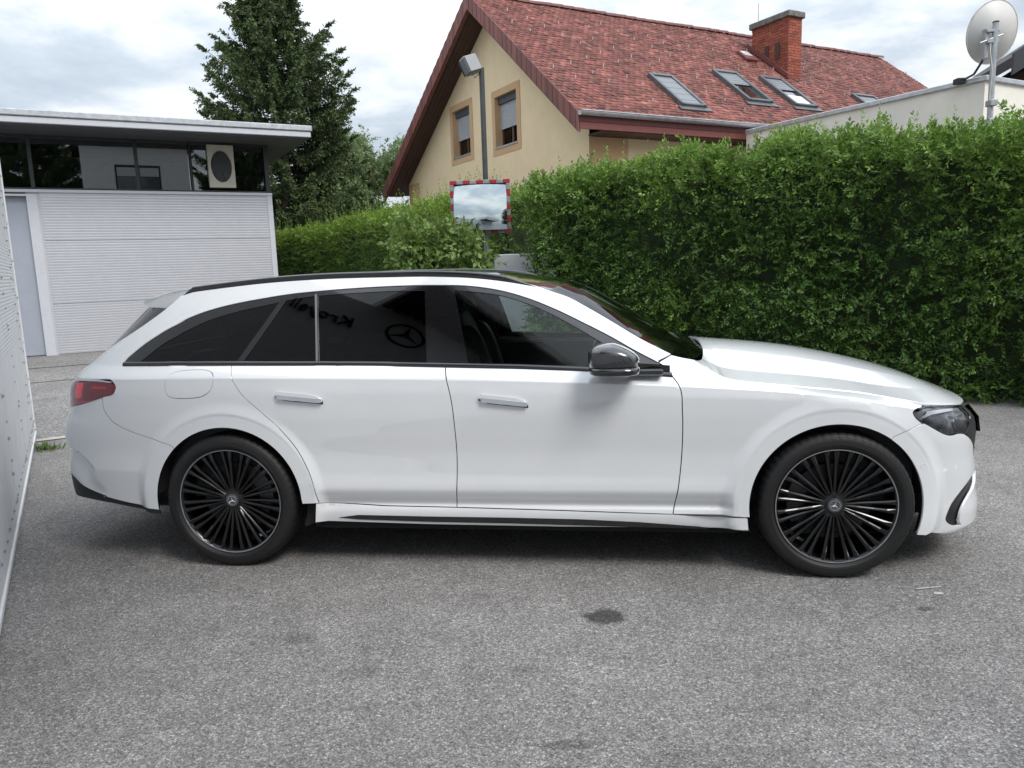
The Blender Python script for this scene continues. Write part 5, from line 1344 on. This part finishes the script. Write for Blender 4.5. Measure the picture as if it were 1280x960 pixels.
    for i, c in enumerate(pr):
        t = i/(k-1); hgt = .030*min(1, (t/.07))*min(1, (1-t)/.10)+.001; wid = .016
        y = -(c[1]-.012)*side; zb = c[2]-.006
        for dy, dz in ((wid, 0), (wid, hgt*.7), (wid*.5, hgt), (-wid*.5, hgt), (-wid, hgt*.7), (-wid, 0)): V.append((c[0], y+dy, zb+dz))
    for i in range(k-1):
        for j in range(6): F.append((i*6+j, i*6+(j+1) % 6, i*6+6+(j+1) % 6, i*6+6+j))
    F += [tuple(range(6)), tuple(range((k-1)*6+5, (k-1)*6-1, -1))]
    rl.add(V, F); shade_auto(rl.build('roof_rail', M_black, car), 50)
    # rear lamp
    lr = sm([(-2.4231, .9677), (-2.2176, .9738), (-2.1174, .9678), (-2.0789, .9435), (-2.0843, .9231), (-2.1631, .8958), (-2.2899, .862), (-2.4747, .8281)], .012)+[(-2.62, .815), (-2.78, .84), (-2.78, .965), (-2.6, .966)]
    lp = patch('tail_lamp', lr, M_redd, car, side=side, off=.002, gap=.001, flange=.02)
    patch('light_bar', [(-2.399, .9598), (-2.3293, .9649), (-2.3193, .8914), (-2.3924, .8804)], M_redb, lp, side=side, off=.0035, flange=.003, gap=0)
    patch('light_strip', [(-2.60, .86), (-2.4596, .8657), (-2.30, .8716), (-2.2, .886), (-2.2899, .864), (-2.4747, .8305), (-2.60, .82)], M_red, lp, side=side, off=.0035, flange=.003, gap=0)
    patch('lens_bar', [(-2.24, .953), (-2.15, .948), (-2.13, .937), (-2.24, .938)], M_red, lp, side=side, off=.0035, flange=.002, gap=0)
    cs = sm(O_['chrome_r'])
    patch('lamp_trim', [(-2.6, .981)]+cs+[(-2.1174, .9695), (-2.2176, .9755), (-2.4231, .9695), (-2.6, .968)], M_chrome, lp, side=side, off=.003, flange=.006, gap=.0004, step=(.03, .008))
    # headlamp: recessed housing behind a clear lens
    lf = sm([(1.8785, .7773), (1.9076, .7937), (1.962, .7998), (1.9956, .8005), (2.0607, .796), (2.191, .786), (2.25, .780)], .01)+sm([(2.262, .775), (2.262, .7389), (2.21, .69), (2.181, .668), (2.150, .655)], .02)+sm([(2.13, .659), (2.0991, .6635), (2.05, .6603), (2.0079, .6691), (1.9525, .6981), (1.9061, .7287), (1.8774, .7617), (1.8785, .7773)], .01)[:-1]
    hl = patch('headlamp', lf, G_lens, car, side=side, off=-.001, gap=.001, flange=.0, step=(.02, .014))
    patch('lamp_housing', inset(dedup(lf), .0), mat('lamp_inside', (.32, .33, .35), .25, .3, noise=.75, nscale=24), hl, side=side, off=-.020, flange=-.0, gap=0, step=(.03, .02))
    patch('lamp_border', lf, M_black, hl, side=side, holes=[inset(dedup(lf), .0035)], off=-.002, flange=.006, gap=.001, step=(.05, .05))
    patch('daytime_light', [(1.925, .752), (1.97, .781), (2.10, .781), (2.16, .777), (2.16, .768), (2.07, .768), (1.985, .765)], mat('light_guide', (.75, .77, .8), .2, 0, coat=1), hl, side=side, off=-.008, flange=.012, gap=0, step=(.02, .01))
    patch('lamp_blade', [(2.10, .752), (2.235, .754), (2.235, .745), (2.12, .741)], mat('light_guide2', (.40, .42, .42), .2, .5), hl, side=side, off=-.009, flange=.012, gap=0, step=(.02, .01))
    patch('reflector_bowl', sm([(1.915, .745), (1.96, .765), (2.03, .762), (2.060, .737), (2.03, .700), (1.965, .700)], .01, True), M_reflector, hl, side=side, off=-.012, flange=.02, gap=0, step=(.02, .01))
    patch('reflector_bowl', sm([(2.09, .722), (2.16, .730), (2.195, .705), (2.16, .668), (2.10, .672)], .01, True), M_reflector, hl, side=side, off=-.008, flange=.012, gap=0, step=(.02, .01))
    for (p_, z_) in ((2.07, .715), (2.10, .70)):
        c = S(np.array([p_]), np.array([z_]))[0]; b = MB()
        b.lathe([(0, -.012), (.010, -.009), (.014, -.001), (.014, .012)], 20); 
        b.V = [(x+c[0]-.012, (-(c[1]-.03)+y)*side, z+c[2]) for x, y, z in b.V]
        shade_auto(b.build('projector_lens', M_chrome, hl), 40)
    # parking sensors
    for (p_, z_) in ((-2.148, .5486), (1.8901, .533)):
        patch('parking_sensor', [(p_+.013*math.cos(t), z_+.013*math.sin(t)) for t in np.linspace(0, 2*math.pi, 20)[:-1]], M_white, car, side=side, off=.0012, flange=.004, gap=0, holes=[[(p_+.0095*math.cos(t), z_+.0095*math.sin(t)) for t in np.linspace(0, 2*math.pi, 16)[:-1]]], step=(.05, .05), edge=.8)
    # inner shell closes the gaps
    ish = [(p, .385 if p < -1.6 else .21) for p in np.arange(PR+.05, PF, .06)]+[(PF, z) for z in np.arange(.21, .75, .06)]+[(p, float(np.interp(p, [-3.3, -2.6, -2.2, -1.5, .7, 1., 1.9, 2.9], [.93, .95, 1.0, 1.0, .93, .89, .77, .74]))) for p in np.arange(PF, PR+.05, -.06)]+[(PR+.05, z) for z in np.arange(.9, .40, -.06)]
    a1 = arch(WBH, .40, -20, 200, 40); a2 = arch(-WBH, .40, -20, 200, 40)
    patch('inner_shell', ish, M_under, car, side=side, off=-.045, flange=0, gap=0, step=(.07, .06), holes=[a1, a2])
    # wheel housings
    for cx in (WBH, -WBH):
        b = MB(); prof = []; V = []; F = []; nn = 30
        for i in range(nn+1):
            t = math.radians(5+170*i/nn)
            x_, z_ = cx+.397*math.cos(t), HZ+.397*math.sin(t); yo = float(S(float(p_of_x(x_, z_)), z_)[1])-.022
            for y in (yo, .55): V.append((x_, -y*side, z_))
        V.append((cx, -.55*side, HZ))
        for i in range(nn): F.append((2*i, 2*i+1, 2*i+3, 2*i+2)); F.append((2*i+1, 2*nn+2, 2*i+3))
        b.add(V, F); b.build('wheel_housing', M_under, car)

# ---- front and rear bumpers, grille, tailgate: both halves in one piece
zz_ = lambda a, b, n: np.linspace(a, b, n)
end = O_['bumpcut_f'][-1]; a0 = math.degrees(math.atan2(end[1]-HZ, float(S(end[0], end[1])[0])-WBH))
afb = arch(WBH, RA, math.degrees(math.asin((.21-HZ)/RA)), a0, 26)
bfo = sm(O_['bumpcut_f'][::-1])[0:]+sm([(1.9061, .7287), (1.9525, .6981), (2.0079, .6691), (2.05, .6603), (2.0991, .6635), (2.13, .659), (2.1594, .6459), (2.1927, .6271), (2.2482, .5858), (2.3073, .4977)], .02)+[(2.45, .47), (2.7, .455), (PF, .45)]+[(PF, z) for z in zz_(.43, .2, 9)]+sm([(PF, .185), (2.6, .175), (2.3, .165), (2.1537, .168), (2.0206, .1805), (1.897, .2045)], .04)
bfo = bfo+afb
itk = sm([(2.32, .452), (2.37, .448), (2.392, .43), (2.37, .395), (2.29, .362), (2.215, .338), (2.155, .305), (2.122, .268), (2.116, .232), (2.1335, .206), (2.094, .2087), (2.0218, .2569), (2.0392, .2933), (2.1254, .3728), (2.22, .42)], .015, True)
fb = patch('front_bumper', bfo, M_white, car, feat=True, join=True, holes=[itk], gap=.001, step=(.03, .02))
for side in (1, -1): patch('air_intake', itk, M_matte, fb, side=side, off=-.02, flange=0, gap=-.004, step=(.03, .02))
gro = sm([(2.170, .655), (2.1927, .6271), (2.2482, .5858), (2.3073, .4977)], .02)+[(2.45, .47), (2.7, .455), (PF, .45)]+[(PF, z) for z in zz_(.5, .74, 8)]+[(PF, .757), (2.7, .757), (2.36, .760), (2.265, .775), (2.265, .7389), (2.215, .69)]
gr = patch('grille', gro, M_matte, car, join=True, off=-.006, gap=.001, step=(.04, .03), flange=.02)
for side in (1, -1): patch('grille_frame', [(2.335, .762), (2.35, .762), (2.372, .70), (2.380, .63), (2.366, .63), (2.358, .70)], M_chrome, gr, side=side, off=.012, flange=.03, gap=0, step=(.02, .03))
for zz2 in (.52, .56, .60, .64, .68, .72):
    patch('grille_bar', [(2.46, zz2), (PF, zz2-.004), (PF, zz2+.006), (2.46, zz2+.010)], M_black, gr, join=True, off=.003, flange=.012, gap=0, step=(.05, .02))
star(gr, (2.30, 0, .60), .085, M_chrome, (1, 0, 0), (0, 0, 1), .012)
DIFT = [(-1.8705, .3045), (-2.017, .3199), (-2.1613, .3483), (-2.2653, .3738), (-2.3615, .4118), (-2.4153, .4395), (-2.4944, .4617), (-2.60, .470)]
end = O_['bumpcut_r'][-1]; a1 = math.degrees(math.atan2(end[1]-HZ, end[0]+WBH))
arb = arch(-WBH, RA, a1, 180+math.degrees(math.asin((HZ-.305)/RA)), 22)
bro = sm(O_['bumpcut_r'])+arb+sm(DIFT, .03)+[(-2.8, .478), (PR, .48)]+[(PR, z) for z in zz_(.51, .68, 6)]+[(PR, .70), (-2.75, .705), (-2.62, .745), (-2.60, .812)]+[(-2.4747, .8281), (-2.2899, .862)]
rb = patch('rear_bumper', bro, M_white, car, feat=True, join=True, gap=.001, step=(.03, .02), fn=None)
dfo = sm(DIFT, .03)+[(-2.8, .478), (PR, .48)]+[(PR, z) for z in (.44, .40, .36)]+sm([(PR, .33), (-2.8, .326), (-2.5606, .324), (-2.3346, .332), (-2.1658, .318), (-2.0184, .294), (-1.866, .2787)], .03)
patch('rear_diffuser', dfo, M_matte, car, join=True, off=-.004, gap=.001, flange=.012)
tgo = [(-2.60, .812), (-2.62, .745), (-2.75, .705), (PR, .70)]+[(PR, z) for z in zz_(.74, 1.02, 8)]+[(PR, 1.052), (-2.9, 1.060), (-2.62, 1.071), (-2.56, 1.0737), (-2.5, 1.02), (-2.425, .985), (-2.60, .984), (-2.785, .97), (-2.785, .84)]
tg = patch('tailgate', tgo, M_white, car, join=True, step=(.04, .025))
rgo = [(-2.555, 1.0737), (-2.64, 1.071), (-2.9, 1.062), (PR, 1.056)]+[(PR, z) for z in zz_(1.08, 1.32, 12)]+[(PR, 1.338), (-2.7, 1.338), (-2.4, 1.338), (-2.115, 1.333), (-2.0753, 1.317)]+sm([(-2.0753, 1.317), (-2.2696, 1.2168), (-2.56, 1.0737)])[1:-1]
patch('rear_window', rgo, mat('rear_glass', (.012, .013, .014), .05, coat=1), tg, join=True, off=-.003, step=(.04, .03))
# tailgate spoiler
k = 24; V = []; F = []
for i in range(k+1):
    t = -1+2*i/k; y = .612*t; b = 1-abs(t)**2.5
    fr = (-1.80-.0*b, y, 1.402+.045*b); 
    pts = [fr, (-1.93, y, 1.392+.048*b), (-2.02-.03*b, y*.985, 1.378+.045*b), (-2.065-.045*b, y*.95, 1.360+.040*b), (-2.065-.045*b, y*.95, 1.350+.038*b), (-2.02-.03*b, y*.985, 1.335+.03*b), (-1.915, y, 1.325+.03*b)]
    V += pts
for i in range(k):
    for j in range(7): F.append((i*7+j, i*7+(j+1) % 7, i*7+7+(j+1) % 7, i*7+7+j))
F += [tuple(range(6, -1, -1)), tuple(k*7+j for j in range(7))]
sp = MB().add(V, F).build('spoiler', M_white, tg); shade_auto(sp, 30)
# ---- bonnet
gap3 = S(np.array([p for p, z in O_['gap']]), np.array([z for p, z in O_['gap']]))
pp = np.linspace(1.9956, PF, 40); fr3 = S(pp, np.interp(pp, [1.9956, 2.34, PF], [.804, .776, .772]))
E3 = np.concatenate([gap3, fr3[1:]]); EX = E3[:, 0]; 
_o = np.maximum.accumulate(EX+np.arange(len(EX))*1e-6)
se_f = lambda x: np.interp(x, _o, np.maximum(E3[:, 1], .02)); ze_f = lambda x: np.interp(x, _o, E3[:, 2])
z0_f = pchip([.80, .95, 1.2, 1.4, 1.6, 1.8, 1.95, 2.05, 2.15, 2.235], [1.052, 1.043, 1.022, .999, .964, .918, .876, .843, .802, .768])
def bf(v, x):
    v = np.clip(np.abs(v), 0, 1.15)
    A = 1-.26*(v/.45)**2; B = .74-(v-.45)*(.52/.27); C = .22*(1-(v-.72)/.28)
    f = np.where(v < .45, A, np.where(v < .72, B, C)); g = 1-v**2.2
    k = sst(1.72, 2.08, x); return f*(1-k)+g*k
def T_bonnet(x, s):
    x = np.asarray(x, float); s = np.asarray(s, float); v = s/se_f(x)
    ze = ze_f(x); return np.stack([x, s, ze+(z0_f(x)-ze)*bf(v, x)], -1)
def S_smooth_edges(x): return se_f(x)
xr_ = lambda s: .847+.105*(1-np.minimum(np.abs(s)/.78, 1)**3)
rear_edge = [(float(xr_(s)), float(s)) for s in np.linspace(0, .78, 20)]
bo = rear_edge[:-1]+sm([(a, b) for a, b, c in gap3], .03)+[(float(a), float(b)) for a, b, c in fr3[1:-1]]+[(float(fr3[-1][0]), 0.0)]
bo_m = [(a, -b) for a, b in bo[::-1]][1:-1]
exl = [(x, f*float(se_f(x))) for x in np.arange(.95, 2.05, .03) for f in (.45, .72, -.45, -.72, .43, .47, .70, .74, -.43, -.47, -.70, -.74)]
patch('bonnet', bo+bo_m, M_white, car, fn=T_bonnet, step=(.035, .035), extra=exl, gap=.002, flange=.014)
# ---- windscreen
we = S(np.array([p for p, z in O_['roof_edge'][10:]]), np.array([z for p, z in O_['roof_edge'][10:]]))
_wl = np.r_[0, np.cumsum(np.linalg.norm(np.diff(we, axis=0), axis=1))]; _wl /= _wl[-1]
def T_screen(a, b):
    a = np.asarray(a, float); b = np.asarray(b, float)
    q = np.stack([np.interp(b, _wl, we[:, i]) for i in range(3)], -1)
    bow = 1-np.abs(a)**2.4
    return np.stack([q[..., 0]+(.085+.03*b)*bow, q[..., 1]*a, q[..., 2]+(.030*(1-b)-.004*b)*bow], -1)
wo_ = [(a, 0.) for a in np.linspace(-1, 1, 30)]+[(1., b) for b in np.linspace(0, 1.0, 30)][1:]+[(a, 1.0) for a in np.linspace(1, -1, 30)][1:]+[(-1., b) for b in np.linspace(1.0, 0, 30)][1:-1]
ws = patch('windscreen', wo_, glass('screen_glass', (.40, .46, .44), 1.52), car, fn=T_screen, step=(.08, .05), gap=.0, flange=.0)
M_frit = mat('screen_frit', (.004, .004, .004), .25)
ib = [(a, .10) for a in np.linspace(-.93, .93, 24)]+[(a, .86) for a in np.linspace(.93, -.93, 24)]
patch('screen_border', wo_, M_frit, ws, fn=T_screen, step=(.2, .2), gap=0, flange=0, off=-.005, holes=[ib])
# ---- roof: glass panel
re3 = S(np.array([p for p, z in O_['roof_edge'][:11]]), np.array([z for p, z in O_['roof_edge'][:11]]))
def T_roof(a, b):
    a = np.asarray(a, float); b = np.asarray(b, float)
    t = np.linspace(0, 1, 11); q = np.stack([np.interp(b, t, re3[:, i]) for i in range(3)], -1); bow = 1-np.abs(a)**2.2
    return np.stack([q[..., 0]+(-.0*(1-b)+.085*b**3)*bow, (q[..., 1]-.004)*a, q[..., 2]+.026*bow-.004], -1)
ro = [(a, 0.) for a in np.linspace(-1, 1, 24)]+[(1., b) for b in np.linspace(0, 1, 36)][1:]+[(a, 1.) for a in np.linspace(1, -1, 24)][1:]+[(-1., b) for b in np.linspace(1, 0, 36)][1:-1]
rf = patch('roof', ro, mat('roof_glass', (.01, .01, .011), .04, coat=1), car, fn=T_roof, step=(.1, .05), gap=0, flange=.02)
patch('headliner', ro, M_head, rf, fn=T_roof, step=(.2, .1), gap=.03, flange=0, off=-.03)
# ---- door mirrors
def superell(c, r, e=2.6, n=28, m=18, f=None):
    V = []; F = []
    sp_ = lambda w, k: math.copysign(abs(w)**k, w)
    for i in range(m+1):
        ph = -math.pi/2+math.pi*i/m
        for j in range(n):
            th = 2*math.pi*j/n; k = 2/e
            x = sp_(math.cos(ph), k)*sp_(math.cos(th), k); y = sp_(math.cos(ph), k)*sp_(math.sin(th), k); z = sp_(math.sin(ph), k)
            p = (x, y, z) if f is None else f(x, y, z)
            V.append((c[0]+r[0]*p[0], c[1]+r[1]*p[1], c[2]+r[2]*p[2]))
    for i in range(m):
        for j in range(n): F.append((i*n+j, i*n+(j+1) % n, (i+1)*n+(j+1) % n, (i+1)*n+j))
    return V, F
for side in (1, -1):
    fm = lambda x, y, z: (x if x < 0 else x*(1-.25*max(0, z)), y, z*(1-.42*max(0, x)) if z > 0 else z*(1-.1*max(0, x)))
    V, F = superell((.472, -.975*side, 1.060), (.116, .108, .068), 2.9, 32, 20, fm)
    mm = MB().add(V, F).build('door_mirror', mat('mirror_shell', (.03, .031, .033), .22, .0, coat=1, noise=.2, nscale=9), car, smooth=True)
    V, F = superell((.475, -.985*side, 1.008), (.118, .108, .026), 3, 28, 10)
    MB().add(V, F).build('mirror_base', M_black, mm, smooth=True)
    b = MB(); b.prism([(.400, -(.975+dy*.85)*side, 1.06+dz*.85) for dy, dz in ((-.085, -.045), (.085, -.045), (.095, 0), (.085, .05), (-.075, .05), (-.095, 0))], (.012, 0, 0)); b.build('mirror_glass', mat('mirror_silver', (.8, .8, .82), .02, 1), mm)
    b = MB(); ft = [(.50, -.93*side, 1.0), (.60, -.885*side, .993), (.70, -.845*side, .985)]
    V = []; F = []
    for i, (x, y, z) in enumerate(ft):
        hh = (.030, .026, .020)[i]; ww = (.06, .05, .035)[i]
        for a, c2 in ((-ww, -hh), (ww, -hh), (ww, hh), (-ww, hh)): V.append((x+a, y+.0, z+c2))
    for i in range(2):
        for j in range(4): F.append((i*4+j, i*4+(j+1) % 4, i*4+4+(j+1) % 4, i*4+4+j))
    b.add(V, F)
    b.box((.56, min(-.80*side, -.93*side), .968), (.70, max(-.80*side, -.93*side), 1.0), ch=.008)
    b.build('mirror_arm', M_black, mm)
    # sail panel
    patch('sail_panel', [(.558, .977), (.73, .965), (.70, .992), (.60, 1.045), (.578, 1.009)], M_black, car, side=side, off=.003, gap=0, flange=.008, step=(.03, .02))
# ---- wheels
def make_wheel(parent, cx, side, spin, front):
    w = bpy.data.objects.new('wheel', None); COL.objects.link(w); w.parent = parent
    w.location = (cx, -.815*side, HZ); w.rotation_euler = (0, 0, 0 if side > 0 else math.pi)
    HW = .115   # outward is -y in wheel space
    sh = lambda a: -a
    # tyre with shoulder notches
    prof = [(.272, .085), (.276, .108), (.290, .122), (.315, .126), (.332, .119), (.342, .107), (.3475, .090), (.3505, .06), (.3515, .028), (.346, .026), (.346, .018), (.352, .016), (.352, -.016), (.346, -.018), (.346, -.026), (.3515, -.028), (.3505, -.06), (.3475, -.09), (.342, -.107), (.332, -.119), (.315, -.126), (.290, -.122), (.276, -.108), (.272, -.085)]
    n = 240; V = []; F = []; m = len(prof)
    for k_ in range(n):
        t = 2*math.pi*k_/n; cut = (k_ % 4 == 0)
        for i, (r, a) in enumerate(prof):
            r2 = r-(.0035 if (cut and 4 < i < 8) or (cut and 15 < i < 19) else 0)
            V.append((r2*math.cos(t), -a, r2*math.sin(t)))
    for k_ in range(n):
        k2 = (k_+1) % n
        for i in range(m-1): F.append((k_*m+i, k2*m+i, k2*m+i+1, k_*m+i+1))
    ty = MB().add(V, F).build('tyre', M_rubber, w); shade_auto(ty, 32)
    for r, a in ((.330, .1195), (.297, .1238)):
        b = MB(); b.lathe([(r-.0012, -a+.001), (r, -a-.0016), (r+.0012, -a+.001)], 96); b.build('sidewall_rib', M_rubber, ty, smooth=True)
    rim = MB().lathe([(.2735, -.100), (.2735, -.111), (.2715, -.1135), (.2675, -.1125), (.2655, -.105)], 96).build('rim_edge', M_silver, w); shade_auto(rim, 40)
    br = MB().lathe([(.2655, -.107), (.258, -.098), (.252, -.05), (.246, .0), (.25, .10)], 72).build('rim_barrel', M_rim, w); shade_auto(br, 40)
    # spokes: twelve pairs alternating in depth
    ns = 30
    base = None
    for k_ in range(ns):
        a = 2*math.pi*k_/ns+spin+(.022 if k_ % 2 else -.022)
        if base is None or k_ == 1:
            V = []; F = []
            deep = .006 if k_ == 1 else 0
            st = [(.045, .0060, -.082, .030), (.10, .0070, -.086-deep, .030), (.17, .0075, -.094-deep, .026), (.225, .0085, -.102-deep, .022), (.263, .0115, -.107, .016)]
            for r, hw, y, d in st:
                V += [(r, y+d, -hw*1.15), (r, y+.004, -hw), (r, y, -hw*.35), (r, y, hw*.35), (r, y+.004, hw), (r, y+d, hw*1.15)]
            for i in range(len(st)-1):
                for j in range(5): F.append((i*6+j, i*6+j+1, i*6+7+j, i*6+6+j))
            me = mesh_from('spoke', V, F, False)
            if k_ == 0: base = me
            else: base2 = me
        o = link('spoke', base if k_ % 2 == 0 else base2, M_rim, w); o.rotation_euler = (0, -a, 0)
    hb = MB().lathe([(.0, -.086), (.034, -.087), (.040, -.084), (.062, -.078), (.070, -.060), (.075, -.03), (.075, .05)], 40).build('hub', M_rim, w); shade_auto(hb, 40)
    for k_ in range(5):
        a = 2*math.pi*k_/5+spin+.3; b = MB(); c = (.055*math.cos(a), -.078, .055*math.sin(a))
        b.lathe([(0, -.007), (.0085, -.006), (.0095, .008)], 6); b.V = [(x+c[0], y+c[1], z+c[2]) for x, y, z in b.V]; b.build('wheel_bolt', M_matte, hb)
    cp = MB().lathe([(0, -.0905), (.024, -.0905), (.025, -.0925), (.0325, -.0915), (.034, -.086)], 40).build('hub_cap', mat('cap_grey', (.17, .17, .18), .35, .8), w); shade_auto(cp, 40)
    star(cp, (0, -.0905, 0), .0245, M_silver, (0, -1, 0), (math.sin(.25 if front else -.1), 0, math.cos(.2)), .004)
    dk = MB().lathe([(.08, -.022), (.18, -.022), (.185, -.018), (.185, .010), (.08, .010)], 60).build('brake_disc', M_disc, w); shade_auto(dk, 30)
    ca = MB(); pl = []
    ac = math.pi*(1.0 if front else .15)
    A = np.linspace(ac-.5, ac+.5, 12)
    poly = [(.205*math.cos(a), -.045, .205*math.sin(a)) for a in A]+[(.13*math.cos(a), -.045, .13*math.sin(a)) for a in A[::-1]]
    ca.prism(poly, (0, .09, 0)); ca.build('brake_caliper', M_calip, w)
    bk = MB().lathe([(0, .06), (.24, .06)], 40).build('wheel_backplate', M_under, w)
    return w
for cx, sp_, fr_ in ((WBH, .10, True), (-WBH, .02, False)):
    for side in (1, -1): make_wheel(car, cx, side, sp_, fr_)
# ---- underbody and cabin
b = MB(); b.box((-2.15, -.62, .22), (2.05, .62, .36)); b.box((-1.05, -.88, .20), (1.05, .88, .30)); b.build('underbody', M_under, car)
b = MB(); b.box((-2.2, -.82, .34), (-.98, .82, .80)); b.box((-1.0, -.84, .34), (.95, .84, .42)); b.box((.90, -.80, .34), (1.85, .80, .80)); b.build('cabin_floor', M_trimi, car)
for y in (-.37, .37):
    st_ = MB()
    V, F = superell((-.13, y, .60), (.27, .25, .11), 3.4, 24, 12); st_.add(V, F)
    def lean(c, r, a):
        V, F = superell((0, 0, 0), r, 3.2, 24, 14); ca_, sa_ = math.cos(a), math.sin(a)
        return [(c[0]+x*ca_-z*sa_, c[1]+yy, c[2]+x*sa_+z*ca_) for x, yy, z in V], F
    V, F = lean((-.44, y, .92), (.085, .245, .33), .30); st_.add(V, F)
    for dy in (-.2, .2):
        V, F = lean((-.38, y+dy, .88), (.11, .06, .26), .30); st_.add(V, F)
    seat = st_.build('seat', M_seat, car, smooth=True)
    V, F = lean((-.545, y, 1.245), (.055, .135, .105), .22); MB().add(V, F).build('head_restraint', M_seat, seat, smooth=True)
st_ = MB(); V, F = superell((-1.28, 0, .60), (.28, .66, .11), 4, 24, 12); st_.add(V, F); V, F = lean((-1.52, 0, .92), (.08, .66, .30), .35); st_.add(V, F); 
for y in (-.4, 0, .4): V, F = lean((-1.62, y, 1.22), (.05, .12, .09), .25); st_.add(V, F)
st_.build('rear_bench', M_seat, car, smooth=True)
b = MB(); V, F = superell((.70, 0, .83), (.27, .74, .17), 3.5, 30, 14); b.add(V, F); b.build('dashboard', M_trimi, car, smooth=True)
b = MB(); V, F = superell((.47, -.0, .985), (.012, .30, .055), 5, 24, 8); b.add(V, F); b.build('display_screen', M_black, car, smooth=True)
b = MB(); ring = [(.34+.06*math.sin(t)*.6, .37+.185*math.cos(t), .90+.185*math.sin(t)*.92) for t in np.linspace(0, 2*math.pi, 28)]; b.tube(ring, .015, 8); 
for t in (0, math.pi, -math.pi/2): b.tube([(.36, .37, .90), (.34+.06*math.sin(t)*.6, .37+.18*math.cos(t), .90+.18*math.sin(t)*.92)], .013, 6)
V, F = superell((.36, .37, .90), (.03, .07, .06), 2.6, 16, 10); b.add(V, F); b.build('steering_wheel', M_matte, car, smooth=True)
for side in (1, -1):
    b = MB(); b.box((-1.40, min(-.80*side, -.75*side), .42), (.72, max(-.80*side, -.75*side), .985), ch=.02); b.build('door_lining', M_trimi, car)
    for (x0, z0), (x1, z1) in (((-.30, .98), (-.42, 1.42)),):
        b = MB(); b.tube([(x0-.05, -.77*side, z0), (x1, -.60*side, z1)], .045, 8); b.build('pillar_lining', M_trimi, car)
b = MB(); V, F = superell((.02, 0, 1.33), (.02, .11, .035), 3, 20, 10); b.add(V, F); b.tube([(.02, 0, 1.35), (.06, 0, 1.40)], .01); b.build('rear_view_mirror', M_matte, car, smooth=True)
